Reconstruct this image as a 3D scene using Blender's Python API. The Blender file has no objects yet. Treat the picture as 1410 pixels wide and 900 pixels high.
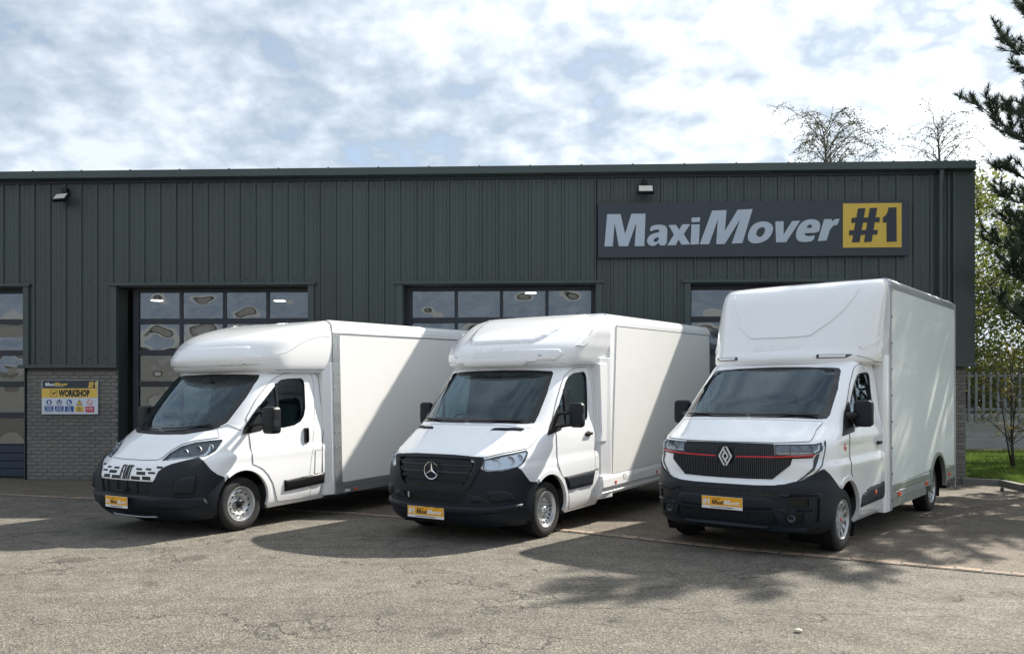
import bpy, bmesh, math, random
import numpy as np
from mathutils import Vector, Matrix, geometry
from mathutils.bvhtree import BVHTree
R = math.radians
random.seed(7); rng = np.random.default_rng(7)
scene = bpy.context.scene
C = scene.collection

# ------------------------------------------------------------------ camera
cam = bpy.data.cameras.new('camera'); cam.sensor_width = 36; cam.lens = 36*1150/1410
cam.shift_y = 98/1410; cam.clip_start = .1; cam.clip_end = 2000
camo = bpy.data.objects.new('camera', cam); C.objects.link(camo)
camo.location = (0, 0, 1.7); camo.rotation_euler = (R(90), 0, 0); scene.camera = camo

# ------------------------------------------------------------------ world, sun, exposure
SUN_EL = R(39.5); SX, SY = .77, .64
SUNV = Vector((SX*math.cos(SUN_EL), SY*math.cos(SUN_EL), math.sin(SUN_EL))).normalized()
scene.view_settings.view_transform = 'Standard'; scene.view_settings.look = 'None'
scene.view_settings.gamma = 1; scene.view_settings.exposure = 1.08
w = bpy.data.worlds.new('World'); scene.world = w; w.use_nodes = True
nt = w.node_tree; nt.nodes.clear()
def N(t, **k):
    n = nt.nodes.new(t)
    for a, b in k.items(): setattr(n, a, b)
    return n
def L(a, b): nt.links.new(a, b)
def mth(op, a, b=None, clamp=False):
    n = N('ShaderNodeMath', operation=op, use_clamp=clamp)
    for i, v in enumerate((a, b)):
        if v is None: continue
        if isinstance(v, (int, float)): n.inputs[i].default_value = v
        else: L(v, n.inputs[i])
    return n.outputs[0]
def mixc(f, a, b, bt='MIX'):
    n = N('ShaderNodeMix', data_type='RGBA', blend_type=bt)
    for i, v in ((0, f), (6, a), (7, b)):
        if isinstance(v, (int, float)): n.inputs[i].default_value = v
        elif isinstance(v, tuple): n.inputs[i].default_value = (*v, 1)
        else: L(v, n.inputs[i])
    return n.outputs[2]
def ramp(v, stops, interp='LINEAR'):
    n = N('ShaderNodeValToRGB'); r = n.color_ramp; r.interpolation = interp
    while len(r.elements) > 1: r.elements.remove(r.elements[-1])
    for i, (p, c) in enumerate(stops):
        e = r.elements[0] if i == 0 else r.elements.new(p)
        e.position = p; e.color = (*c, 1) if isinstance(c, tuple) else (c, c, c, 1)
    L(v, n.inputs[0]); return n.outputs[0]
tc = N('ShaderNodeTexCoord')
sky = N('ShaderNodeTexSky', sky_type='NISHITA', sun_disc=False, sun_elevation=SUN_EL,
        sun_rotation=math.atan2(SX, SY), air_density=1.0, dust_density=2.0)
sepd = N('ShaderNodeSeparateXYZ'); L(tc.outputs['Generated'], sepd.inputs[0])
zc = mth('MAXIMUM', sepd.outputs[2], 0.0)
zden = mth('ADD', zc, .36)
comb = N('ShaderNodeCombineXYZ')
L(mth('DIVIDE', sepd.outputs[0], zden), comb.inputs[0]); L(mth('DIVIDE', sepd.outputs[1], zden), comb.inputs[1])
def noise(scale, detail, rough, dist=0, off=(0, 0, 0), src=None):
    mp = N('ShaderNodeMapping'); L(src or comb.outputs[0], mp.inputs[0]); mp.inputs[1].default_value = off
    n = N('ShaderNodeTexNoise'); L(mp.outputs[0], n.inputs[0])
    n.inputs['Scale'].default_value = scale; n.inputs['Detail'].default_value = detail
    n.inputs['Roughness'].default_value = rough; n.inputs['Distortion'].default_value = dist
    return n.outputs[0]
dotn = N('ShaderNodeVectorMath', operation='DOT_PRODUCT'); L(tc.outputs['Generated'], dotn.inputs[0]); dotn.inputs[1].default_value = SUNV
sunprox = mth('MAXIMUM', dotn.outputs['Value'], 0.0)
glow = mth('POWER', sunprox, 10.0)
glow2 = mth('POWER', sunprox, 3.0)
n1 = noise(3.0, 4, .5, .1, (3.1, .7, 0))          # large banks
n2 = noise(14., 5, .52, .1, (1.3, 4.2, 0))         # mackerel cells
n3 = noise(.55, 2, .5, 0, (7.7, 2.0, 0))
cells = mth('ADD', mth('MULTIPLY', n1, .48), mth('MULTIPLY', n2, .52))
bright = ramp(cells, [(.40, 0.0), (.50, .42), (.60, 1.0)])
thin = ramp(cells, [(.26, 0.0), (.42, 1.0)])
cshade = mixc(bright, (.228, .275, .330), (.43, .468, .51))
cglow = mixc(1.0, cshade, mixc(mth('MULTIPLY', glow2, 1.0, True), (1, 1, 1), (1.28, 1.27, 1.24)), 'MULTIPLY')
blue = mixc(1.0, sky.outputs[0], (.085, .088, .09), 'MULTIPLY')
lit = N('ShaderNodeVectorMath', operation='SCALE'); L(mixc(1.0, bright, (1.0, .97, .92), 'MULTIPLY'), lit.inputs[0])
L(mth('ADD', mth('MULTIPLY', glow, 1.15), mth('MULTIPLY', glow2, .11)), lit.inputs[3])
csum = N('ShaderNodeVectorMath', operation='ADD'); L(cglow, csum.inputs[0]); L(lit.outputs[0], csum.inputs[1])
skc = mixc(mth('MULTIPLY', thin, .93), blue, csum.outputs[0])
hor = ramp(sepd.outputs[2], [(0.0, 1.0), (.30, 0.0)])
skc = mixc(mth('MULTIPLY', hor, .55), skc, (.41, .475, .54))
bg = N('ShaderNodeBackground'); L(skc, bg.inputs[0]); bg.inputs[1].default_value = 1.0
out = N('ShaderNodeOutputWorld'); L(bg.outputs[0], out.inputs[0])
sl = bpy.data.lights.new('sun', 'SUN'); sl.energy = 5.0; sl.angle = R(.6); sl.color = (1, .94, .84)
so = bpy.data.objects.new('sun', sl); C.objects.link(so); so.rotation_euler = SUNV.to_track_quat('Z', 'Y').to_euler()

# ------------------------------------------------------------------ materials
def mat(name, col, rough=.5, metal=0., coat=0., emit=None, spec=.5, var=0., vscale=3., bump=0., bscale=30., stretch=None, rvar=0.):
    m = bpy.data.materials.new(name); m.use_nodes = True
    global nt; nt = m.node_tree; b = nt.nodes['Principled BSDF']
    b.inputs['Base Color'].default_value = (*col, 1); b.inputs['Roughness'].default_value = rough
    b.inputs['Metallic'].default_value = metal; b.inputs['Coat Weight'].default_value = coat; b.inputs['Coat Roughness'].default_value = .03
    b.inputs['Specular IOR Level'].default_value = spec
    if emit: b.inputs['Emission Color'].default_value = (*emit[:3], 1); b.inputs['Emission Strength'].default_value = emit[3]
    if var or bump or rvar:
        t = N('ShaderNodeTexCoord'); s = t.outputs['Object']
        if stretch:
            mp = N('ShaderNodeMapping'); L(s, mp.inputs[0]); mp.inputs[3].default_value = stretch; s = mp.outputs[0]
        if var:
            v = noise(vscale, 5, .6, 0, (0, 0, 0), s)
            f = ramp(v, [(.3, 1-var), (.7, 1+var)])
            L(mixc(1.0, col, f, 'MULTIPLY'), b.inputs['Base Color'])
        if rvar:
            v = noise(vscale*.7, 4, .6, 0, (5, 5, 5), s)
            L(mth('ADD', rough-rvar*.5, mth('MULTIPLY', v, rvar)), b.inputs['Roughness'])
        if bump:
            v = noise(bscale, 4, .6, 0, (2, 2, 2), s)
            bn = N('ShaderNodeBump'); L(v, bn.inputs['Height']); bn.inputs['Strength'].default_value = bump; bn.inputs['Distance'].default_value = .02
            L(bn.outputs[0], b.inputs['Normal'])
    return m
def glassmat(name, tint, ior=1.6, wav=0., wscale=2.):
    m = bpy.data.materials.new(name); m.use_nodes = True
    global nt; nt = m.node_tree; nt.nodes.clear()
    o = N('ShaderNodeOutputMaterial'); tr = N('ShaderNodeBsdfTransparent'); tr.inputs[0].default_value = (*tint, 1)
    g = N('ShaderNodeBsdfGlossy'); g.inputs['Roughness'].default_value = 0.01; g.inputs[0].default_value = (.84, .92, 1, 1)
    fr = N('ShaderNodeFresnel'); gm = N('ShaderNodeNewGeometry')
    L(mth('ADD', ior, mth('MULTIPLY', gm.outputs['Backfacing'], 1/ior-ior)), fr.inputs[0])
    mx = N('ShaderNodeMixShader'); L(fr.outputs[0], mx.inputs[0]); L(tr.outputs[0], mx.inputs[1]); L(g.outputs[0], mx.inputs[2])
    if wav:
        t = N('ShaderNodeTexCoord'); v = noise(wscale, 2, .4, 0, (0, 0, 0), t.outputs['Object'])
        bn = N('ShaderNodeBump'); L(v, bn.inputs['Height']); bn.inputs['Strength'].default_value = wav; bn.inputs['Distance'].default_value = .05
        L(bn.outputs[0], g.inputs['Normal']); L(bn.outputs[0], fr.inputs['Normal'])
    L(mx.outputs[0], o.inputs[0]); return m

M = {}
M['paint'] = mat('white_paint', (.86, .87, .89), .32, coat=1., bump=.012, bscale=.9, rvar=.06)
M['grp'] = mat('box_panel_white', (.80, .795, .775), .34, coat=.25, var=.025, vscale=1.2, bump=.03, bscale=45.)
M['gel'] = mat('moulded_white', (.85, .85, .86), .25, coat=.8, bump=.02, bscale=1.3)
M['plastic'] = mat('dark_grey_plastic', (.0085, .0125, .019), .50, spec=.32, bump=.15, bscale=300., var=.1, vscale=5)
M['black'] = mat('black_trim', (.005, .0055, .0065), .42, spec=.35)
M['frit'] = mat('black_glazing_border', (.006, .007, .009), .08, spec=.6)
M['seam'] = mat('panel_gap', (.055, .058, .063), .7)
M['rubber'] = mat('tyre_rubber', (.010, .010, .011), .75, var=.25, vscale=8, bump=.2, bscale=60)
M['steel'] = mat('wheel_silver', (.56, .57, .58), .34, metal=.7, var=.08, vscale=10)
M['chrome'] = mat('chrome', (.82, .83, .85), .12, metal=1.)
M['alu'] = mat('brushed_aluminium', (.47, .49, .51), .38, metal=.85, var=.12, vscale=6, bump=.05, bscale=40, stretch=(.2, 1, 1))
M['glass'] = glassmat('vehicle_glass', (.66, .76, .78), 1.48)
M['lens'] = glassmat('lamp_lens', (.93, .95, .97), 1.5)
M['lampin'] = mat('lamp_reflector', (.72, .74, .77), .22, metal=.55)
M['lampdark'] = mat('lamp_bezel', (.035, .04, .045), .25)
M['drl'] = mat('light_guide', (.80, .82, .84), .2)
M['red'] = mat('red_trim', (.55, .008, .02), .3, coat=.5)
M['amber'] = mat('amber_lens', (.75, .10, .015), .25, coat=.5)
M['plateY'] = mat('plate_yellow', (.86, .40, .012), .45)
M['plateW'] = mat('plate_white', (.8, .8, .78), .45)
M['ink'] = mat('print_black', (.012, .014, .02), .5)
M['cabin'] = mat('cabin_plastic', (.030, .033, .037), .7, var=.15)
M['badge'] = mat('badge_silver', (.72, .73, .75), .28, metal=.35)
M['pebble'] = mat('pale_stone', (.62, .55, .42), .8)
M['palew'] = mat('pale_render', (.34, .335, .32), .8, var=.1)
M['seat'] = mat('seat_fabric', (.075, .08, .09), .9, var=.2, vscale=10)
M['clad'] = mat('dark_green_grey_cladding', (.043, .060, .0575), .42, spec=.5, var=.14, vscale=1.4, bump=.03, bscale=3, stretch=(1, 1, .12))
M['clad2'] = mat('green_grey_cladding_shifted', (.047, .064, .061), .44, spec=.5, var=.12, vscale=1.1, bump=.03, bscale=3, stretch=(1, 1, .25))
M['trim'] = mat('cladding_flashing', (.045, .064, .061), .4, var=.12, vscale=2)
M['door'] = mat('navy_door_frame', (.014, .021, .034), .4, var=.1)
M['bodywall'] = mat('inner_wall_lining', (.30, .30, .29), .7, var=.1, vscale=.6)
M['darkroom'] = mat('workshop_interior', (.10, .10, .10), .8, var=.3, vscale=.5)
M['mortar'] = mat('mortar', (.10, .098, .092), .95, bump=.4, bscale=60)
M['roof'] = mat('roof_sheet', (.12, .13, .13), .5, var=.1)
M['signboard'] = mat('sign_board_slate', (.024, .034, .046), .45, var=.05)
M['signgrey'] = mat('sign_letter_grey', (.40, .46, .54), .45)
M['signyel'] = mat('sign_yellow', (.62, .42, .065), .5, var=.05)
M['signink'] = mat('sign_navy', (.014, .022, .036), .45)
M['wsyel'] = mat('sign_yellow_print', (.75, .50, .09), .5)
M['wswhite'] = mat('sign_white_print', (.62, .66, .74), .5)
M['wsblue'] = mat('sign_blue_print', (.022, .09, .30), .5)
M['wsred'] = mat('sign_red_print', (.50, .02, .07), .5)
M['white'] = mat('sign_plain_white', (.8, .8, .8), .5)
M['lamp'] = mat('floodlight_glass', (.62, .60, .54), .3)
M['bulb'] = mat('lit_high_bay_lamp', (1, .95, .85), .5, emit=(1, .93, .8, 9.))
M['bark'] = mat('bark', (.075, .062, .05), .9, var=.35, vscale=12, bump=.5, bscale=30)
M['barkl'] = mat('pale_bark', (.12, .105, .09), .9, var=.35, vscale=12)
M['concrete'] = mat('concrete', (.17, .165, .155), .9, var=.15, vscale=4, bump=.3, bscale=40)
M['fence'] = mat('fence_grey', (.24, .25, .265), .6, var=.15, vscale=3)
M['fencepanel'] = mat('fence_board', (.38, .38, .365), .85, var=.25, vscale=2, stretch=(.3, 1, 3))
def brickmat(i, col):
    return mat('grey_painted_brick_%s' % 'abcd'[i], col, .8, var=.22, vscale=14, bump=.5, bscale=55)
M['brick'] = [brickmat(0, (.180, .172, .158)), brickmat(1, (.150, .145, .135)), brickmat(2, (.205, .195, .178)), brickmat(3, (.165, .157, .143))]
M['block'] = [mat('edging_block_%s' % 'abc'[i], c, .9, var=.25, vscale=9, bump=.5, bscale=40) for i, c in enumerate([(.25, .175, .13), (.21, .165, .13), (.28, .21, .155)])]
def leafmat(name, a, b, trans=.35):
    m = bpy.data.materials.new(name); m.use_nodes = True
    global nt; nt = m.node_tree; nt.nodes.clear()
    o = N('ShaderNodeOutputMaterial'); g = N('ShaderNodeNewGeometry')
    c = mixc(g.outputs['Random Per Island'], a, b)
    d = N('ShaderNodeBsdfPrincipled'); L(c, d.inputs['Base Color']); d.inputs['Roughness'].default_value = .6
    t = N('ShaderNodeBsdfTranslucent'); L(c, t.inputs[0])
    mx = N('ShaderNodeMixShader'); mx.inputs[0].default_value = trans
    L(d.outputs[0], mx.inputs[1]); L(t.outputs[0], mx.inputs[2]); L(mx.outputs[0], o.inputs[0]); return m
M['needle'] = leafmat('pine_needles', (.028, .048, .030), (.055, .085, .050), .2)
M['leafg'] = leafmat('green_leaves', (.065, .10, .022), (.22, .225, .05), .5)
M['leafy'] = leafmat('yellowing_leaves', (.22, .17, .03), (.14, .13, .04), .45)
M['leafr'] = leafmat('dark_red_leaves', (.10, .02, .025), (.17, .06, .04), .4)
M['leafb'] = leafmat('birch_leaves', (.05, .065, .03), (.12, .12, .05), .3)
M['grass'] = leafmat('grass_blades', (.07, .13, .02), (.14, .20, .04), .4)

def groundmat(name, c1, c2, grit, gscale, cracks, rough=.9):
    m = bpy.data.materials.new(name); m.use_nodes = True
    global nt; nt = m.node_tree; b = nt.nodes['Principled BSDF']
    t = N('ShaderNodeTexCoord'); s = t.outputs['Object']
    big = noise(.35, 5, .6, .3, (0, 0, 0), s); mid = noise(3.2, 6, .65, .2, (3, 1, 0), s)
    fine = noise(gscale, 3, .7, 0, (1, 1, 0), s)
    vo = N('ShaderNodeTexVoronoi', feature='F1'); L(s, vo.inputs[0]); vo.inputs['Scale'].default_value = gscale*.8
    stone = ramp(vo.outputs['Color'], [(.25, .45), (.6, 1.0), (.85, 1.75)])
    base = mixc(ramp(big, [(.35, 0.0), (.65, 1.0)]), c1, c2)
    base = mixc(.8, base, ramp(mid, [(.3, .72), (.7, 1.22)]), 'MULTIPLY')
    base = mixc(grit, base, stone, 'MULTIPLY')
    base = mixc(grit*.8, base, ramp(fine, [(.3, .55), (.7, 1.4)]), 'MULTIPLY')
    # worn streaks following traffic
    mp = N('ShaderNodeMapping'); L(s, mp.inputs[0]); mp.inputs[3].default_value = (.35, 1.6, 1); mp.inputs[2].default_value = (0, 0, R(8))
    stk = noise(1.1, 5, .7, .5, (9, 3, 0), mp.outputs[0])
    base = mixc(.7, base, ramp(stk, [(.32, .74), (.55, 1.0), (.75, 1.16)]), 'MULTIPLY')
    h = mth('ADD', mth('MULTIPLY', fine, .6), mth('MULTIPLY', vo.outputs['Distance'], 1.1))
    if cracks:
        wv = N('ShaderNodeTexNoise'); L(s, wv.inputs[0]); wv.inputs['Scale'].default_value = 1.6; wv.inputs['Detail'].default_value = 6
        ad = N('ShaderNodeVectorMath', operation='ADD'); sc = N('ShaderNodeVectorMath', operation='SCALE'); L(wv.outputs['Color'], sc.inputs[0]); sc.inputs[3].default_value = .9
        mp2 = N('ShaderNodeMapping'); L(s, mp2.inputs[0]); mp2.inputs[3].default_value = (.28, .75, 1)
        L(mp2.outputs[0], ad.inputs[0]); L(sc.outputs[0], ad.inputs[1])
        vc = N('ShaderNodeTexVoronoi', feature='DISTANCE_TO_EDGE'); L(ad.outputs[0], vc.inputs[0]); vc.inputs['Scale'].default_value = .9
        line = ramp(vc.outputs['Distance'], [(.0, .1), (.004, .4), (.009, 1.0)])
        gate = ramp(noise(1.0, 3, .5, 0, (4, 8, 0), s), [(.38, 1.0), (.47, 0.0)])
        lg = mth('MAXIMUM', line, gate)
        base = mixc(cracks, base, mixc(1.0, base, lg, 'MULTIPLY'))
        pit = ramp(noise(22, 3, .6, 0, (6, 2, 0), s), [(.28, 0.0), (.36, 1.0)])
        base = mixc(.75, base, pit, 'MULTIPLY')
        spot = ramp(noise(1.7, 2, .4, 0, (12, 5, 0), s), [(.26, .55), (.33, 1.0)])
        base = mixc(.8, base, spot, 'MULTIPLY')
        h = mth('ADD', h, mth('ADD', mth('MULTIPLY', lg, 1.2), mth('MULTIPLY', pit, .8)))
    L(base, b.inputs['Base Color']); b.inputs['Roughness'].default_value = rough; b.inputs['Specular IOR Level'].default_value = .25
    bn = N('ShaderNodeBump'); L(h, bn.inputs['Height']); bn.inputs['Strength'].default_value = .8; bn.inputs['Distance'].default_value = .008
    L(bn.outputs[0], b.inputs['Normal']); return m
M['asphalt'] = groundmat('old_coarse_asphalt', (.138, .126, .106), (.168, .152, .128), .62, 88, .6)
M['bay'] = groundmat('fine_brownish_tarmac', (.140, .120, .098), (.178, .153, .125), .6, 95, 0)
M['soil'] = mat('soil_and_thatch', (.05, .065, .02), .95, var=.3, vscale=8)

# ------------------------------------------------------------------ object helpers
def link(o, parent=None):
    C.objects.link(o)
    if parent is not None: o.parent = parent
    return o
def mesh(name, verts, faces, m, parent=None, smooth=False, ang=None):
    me = bpy.data.meshes.new(name)
    me.from_pydata([tuple(v) for v in verts], [], [tuple(int(i) for i in f) for f in faces]); me.validate(clean_customdata=False); me.update()
    if m: me.materials.append(m)
    if smooth:
        me.polygons.foreach_set('use_smooth', [True]*len(me.polygons))
        if ang is not None:
            try: me.set_sharp_from_angle(angle=R(ang))
            except Exception: pass
    return link(bpy.data.objects.new(name, me), parent)
def fixn(o):
    bm = bmesh.new(); bm.from_mesh(o.data); bmesh.ops.recalc_face_normals(bm, faces=bm.faces); bm.to_mesh(o.data); bm.free(); return o
def thing(name, label, cat, loc=(0, 0, 0), rot=(0, 0, 0), group=None):
    o = bpy.data.objects.new(name, None); C.objects.link(o); o.location = loc; o.rotation_euler = rot
    o.empty_display_size = .2
    o['label'] = label; o['category'] = cat
    if group: o['group'] = group
    return o
def tag(o, label, cat, group=None):
    o['label'] = label; o['category'] = cat
    if group: o['group'] = group
    return o
def structure(o): o['kind'] = 'structure'; return o
def stuff(o): o['kind'] = 'stuff'; return o
def boxvf(x0, x1, y0, y1, z0, z1, o=0):
    v = [(x, y, z) for z in (z0, z1) for y in (y0, y1) for x in (x0, x1)]
    f = [(0, 2, 3, 1), (4, 5, 7, 6), (0, 1, 5, 4), (2, 6, 7, 3), (0, 4, 6, 2), (1, 3, 7, 5)]
    return v, [tuple(i+o for i in q) for q in f]
def box(name, x0, x1, y0, y1, z0, z1, m, parent=None, bev=0):
    v, f = boxvf(min(x0, x1), max(x0, x1), min(y0, y1), max(y0, y1), min(z0, z1), max(z0, z1))
    o = mesh(name, v, f, m, parent)
    if bev:
        bm = bmesh.new(); bm.from_mesh(o.data)
        bmesh.ops.bevel(bm, geom=bm.edges[:], offset=bev, segments=2, profile=.6, affect='EDGES')
        bm.to_mesh(o.data); bm.free()
    return o
def prism(name, poly, axis, a0, a1, m, parent=None, bev=0, smooth=False, ang=35, segs=2):
    """poly in the plane across axis: 'x' -> (y,z), 'y' -> (x,z), 'z' -> (x,y)"""
    n = len(poly)
    def P(p, a): return (a, p[0], p[1]) if axis == 'x' else (p[0], a, p[1]) if axis == 'y' else (p[0], p[1], a)
    v = [P(p, a0) for p in poly]+[P(p, a1) for p in poly]
    f = [tuple(range(n)), tuple(range(2*n-1, n-1, -1))]+[(i, n+i, n+(i+1) % n, (i+1) % n) for i in range(n)]
    o = mesh(name, v, f, m, parent); bm = bmesh.new(); bm.from_mesh(o.data); bmesh.ops.recalc_face_normals(bm, faces=bm.faces)
    if bev:
        es = [e for e in bm.edges if len(e.link_faces) == 2 and e.calc_face_angle(0) > R(25)]
        bmesh.ops.bevel(bm, geom=es, offset=bev, segments=segs, profile=.5, affect='EDGES', clamp_overlap=True)
    bm.to_mesh(o.data); bm.free()
    if smooth:
        o.data.polygons.foreach_set('use_smooth', [True]*len(o.data.polygons)); o.data.set_sharp_from_angle(angle=R(ang))
    return o
def rrect(x0, x1, z0, z1, r, n=5):
    p = []
    for cx, cz, a in ((x1-r, z1-r, 0), (x0+r, z1-r, 90), (x0+r, z0+r, 180), (x1-r, z0+r, 270)):
        for i in range(n+1):
            t = R(a+90*i/n); p.append((cx+r*math.cos(t), cz+r*math.sin(t)))
    return p
def tubevf(pts, rad, seg=8, cap=True):
    pts = [Vector(p) for p in pts]; n = len(pts)
    rs = rad if isinstance(rad, (list, tuple)) else [rad]*n
    v = []; f = []
    t0 = (pts[1]-pts[0]).normalized(); up = Vector((0, 0, 1)) if abs(t0.z) < .9 else Vector((1, 0, 0))
    s = t0.cross(up).normalized()
    for i, p in enumerate(pts):
        t = ((pts[min(i+1, n-1)]-pts[max(i-1, 0)])).normalized()
        s = (s-t*s.dot(t)).normalized(); u = t.cross(s)
        for k in range(seg):
            a = 2*math.pi*k/seg; v.append(p+(s*math.cos(a)+u*math.sin(a))*rs[i])
    for i in range(n-1):
        for k in range(seg):
            f.append((i*seg+k, i*seg+(k+1) % seg, (i+1)*seg+(k+1) % seg, (i+1)*seg+k))
    if cap: f += [tuple(range(seg-1, -1, -1)), tuple((n-1)*seg+k for k in range(seg))]
    return v, f
def tube(name, pts, rad, m, parent=None, seg=8):
    v, f = tubevf(pts, rad, seg); return mesh(name, v, f, m, parent, True, 50)
def joinvf(lst):
    V = []; F = []
    for v, f in lst:
        o = len(V); V += list(v); F += [tuple(i+o for i in q) for q in f]
    return V, F
def lathe(prof, seg=48, y0=0.):
    """profile of (y, r): spun about the y axis"""
    v = []; f = []; n = len(prof)
    for k in range(seg):
        a = 2*math.pi*k/seg
        for y, r in prof: v.append((r*math.cos(a), y0+y, r*math.sin(a)))
    for k in range(seg):
        for i in range(n-1):
            f.append((k*n+i, k*n+i+1, ((k+1) % seg)*n+i+1, ((k+1) % seg)*n+i))
    return v, f
def pchip(xs, ys, x):
    xs = np.array(xs, float); ys = np.array(ys, float); h = np.diff(xs); d = np.diff(ys)/h
    m = np.zeros(len(xs)); m[0] = d[0]; m[-1] = d[-1]
    for i in range(1, len(xs)-1):
        if d[i-1]*d[i] > 0:
            w1 = 2*h[i]+h[i-1]; w2 = h[i]+2*h[i-1]; m[i] = (w1+w2)/(w1/d[i-1]+w2/d[i])
    i = np.clip(np.searchsorted(xs, x)-1, 0, len(h)-1); t = (x-xs[i])/h[i]
    return (2*t**3-3*t*t+1)*ys[i]+(t**3-2*t*t+t)*h[i]*m[i]+(-2*t**3+3*t*t)*ys[i+1]+(t**3-t*t)*h[i]*m[i+1]
def hull(rows, back, dz=.022, nf=36, ns=34):
    """rows of (z, x front, x where the side begins, half width, exponent); closed solid"""
    A = np.array(rows, float); zs = [A[0, 0]]
    for a, b in zip(A[:-1, 0], A[1:, 0]):
        k = max(1, int(round((b-a)/dz))); zs += [a+(b-a)*(i+1)/k for i in range(k)]
    zs = np.array(zs); K = [pchip(A[:, 0], A[:, j], zs) for j in range(1, 5)]
    v = []; 
    th = np.linspace(-math.pi/2, math.pi/2, 2*nf+1)
    for z, xf, xc, wd, n in zip(zs, *K):
        row = []
        for i in range(ns): row.append((back+(xc-back)*i/ns, -wd, z))
        for t in th:
            c = max(math.cos(t), 0); s = math.sin(t)
            row.append((xc+(xf-xc)*c**(2/n), wd*math.copysign(abs(s)**(2/n), s), z))
        for i in range(ns-1, -1, -1): row.append((back+(xc-back)*i/ns, wd, z))
        v += row
    m = 2*ns+2*nf+1; k = len(zs); f = []
    for j in range(k-1):
        for i in range(m-1): f.append((j*m+i, j*m+i+1, (j+1)*m+i+1, (j+1)*m+i))
        f.append((j*m+m-1, j*m, (j+1)*m, (j+1)*m+m-1))
    f.append(tuple(range(m-1, -1, -1))); f.append(tuple((k-1)*m+i for i in range(m)))
    return v, f
def inpoly(p, poly):
    x, y = p; c = False; j = len(poly)-1
    for i in range(len(poly)):
        xi, yi = poly[i]; xj, yj = poly[j]
        if (yi > y) != (yj > y) and x < (xj-xi)*(y-yi)/(yj-yi)+xi: c = not c
        j = i
    return c
def resample(poly, step):
    o = []
    for i in range(len(poly)):
        a, b = poly[i], poly[(i+1) % len(poly)]; d = math.dist(a, b); k = max(1, int(math.ceil(d/step)))
        o += [(a[0]+(b[0]-a[0])*j/k, a[1]+(b[1]-a[1])*j/k) for j in range(k)]
    return o
def smoothpoly(p, it=2, closed=True):
    for _ in range(it):
        q = []
        n = len(p)
        for i in range(n if closed else n-1):
            a, b = p[i], p[(i+1) % n]
            q += [tuple(.75*a[k]+.25*b[k] for k in range(len(a))), tuple(.25*a[k]+.75*b[k] for k in range(len(a)))]
        p = q if closed else [p[0]]+q+[p[-1]]
    return p
def cdt(outers, holes=(), step=.04):
    """triangulate the union of outers less holes -> 2D verts, faces"""
    outs = [resample(o, step) for o in outers]; hs = [resample(h, step) for h in holes]
    pts = []; edges = []
    for lp in outs+hs:
        o = len(pts); n = len(lp); pts += lp; edges += [(o+i, o+(i+1) % n) for i in range(n)]
    allp = np.array(pts); x0, y0 = allp.min(0); x1, y1 = allp.max(0)
    ins = lambda p: any(inpoly(p, o) for o in outs) and not any(inpoly(p, h) for h in hs)
    nx = int((x1-x0)/step)+1; ny = int((y1-y0)/step)+1
    if nx*ny < 20000:
        for i in range(nx):
            for j in range(ny):
                p = (x0+(i+.5*(j % 2)+.25)*step, y0+(j+.5)*step*.98)
                if ins(p) and np.min(np.hypot(allp[:, 0]-p[0], allp[:, 1]-p[1])) > .5*step: pts.append(p)
    r = geometry.delaunay_2d_cdt([Vector(p) for p in pts], edges, [], 0, 1e-6)
    vs = [tuple(p) for p in r[0]]; fs = []
    for f in r[2]:
        c = (sum(vs[i][0] for i in f)/len(f), sum(vs[i][1] for i in f)/len(f))
        if ins(c): fs.append(tuple(f))
    used = sorted({i for f in fs for i in f}); mp = {u: k for k, u in enumerate(used)}
    return [vs[u] for u in used], [tuple(mp[i] for i in f) for f in fs]
def solidify(top, bot, faces, closed=True):
    n = len(top); v = list(top)+list(bot); f = list(faces); cnt = {}
    for q in faces:
        for i in range(len(q)):
            a, b = q[i], q[(i+1) % len(q)]; cnt.setdefault((min(a, b), max(a, b)), []).append((a, b))
    for k, l in cnt.items():
        if len(l) == 1: a, b = l[0]; f.append((b, a, n+a, n+b))
    if closed: f += [tuple(n+i for i in reversed(q)) for q in faces]
    return v, f
def flat(name, outers, holes, plane, d0, d1, m, parent=None, step=9.):
    """flat cut-out of real thickness; plane(p, depth) -> 3D"""
    v, f = cdt(outers, holes, step)
    a = [plane(p, d1) for p in v]; b = [plane(p, d0) for p in v]
    V, F = solidify(a, b, f); o = mesh(name, V, F, m, parent); return fixn(o)

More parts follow.
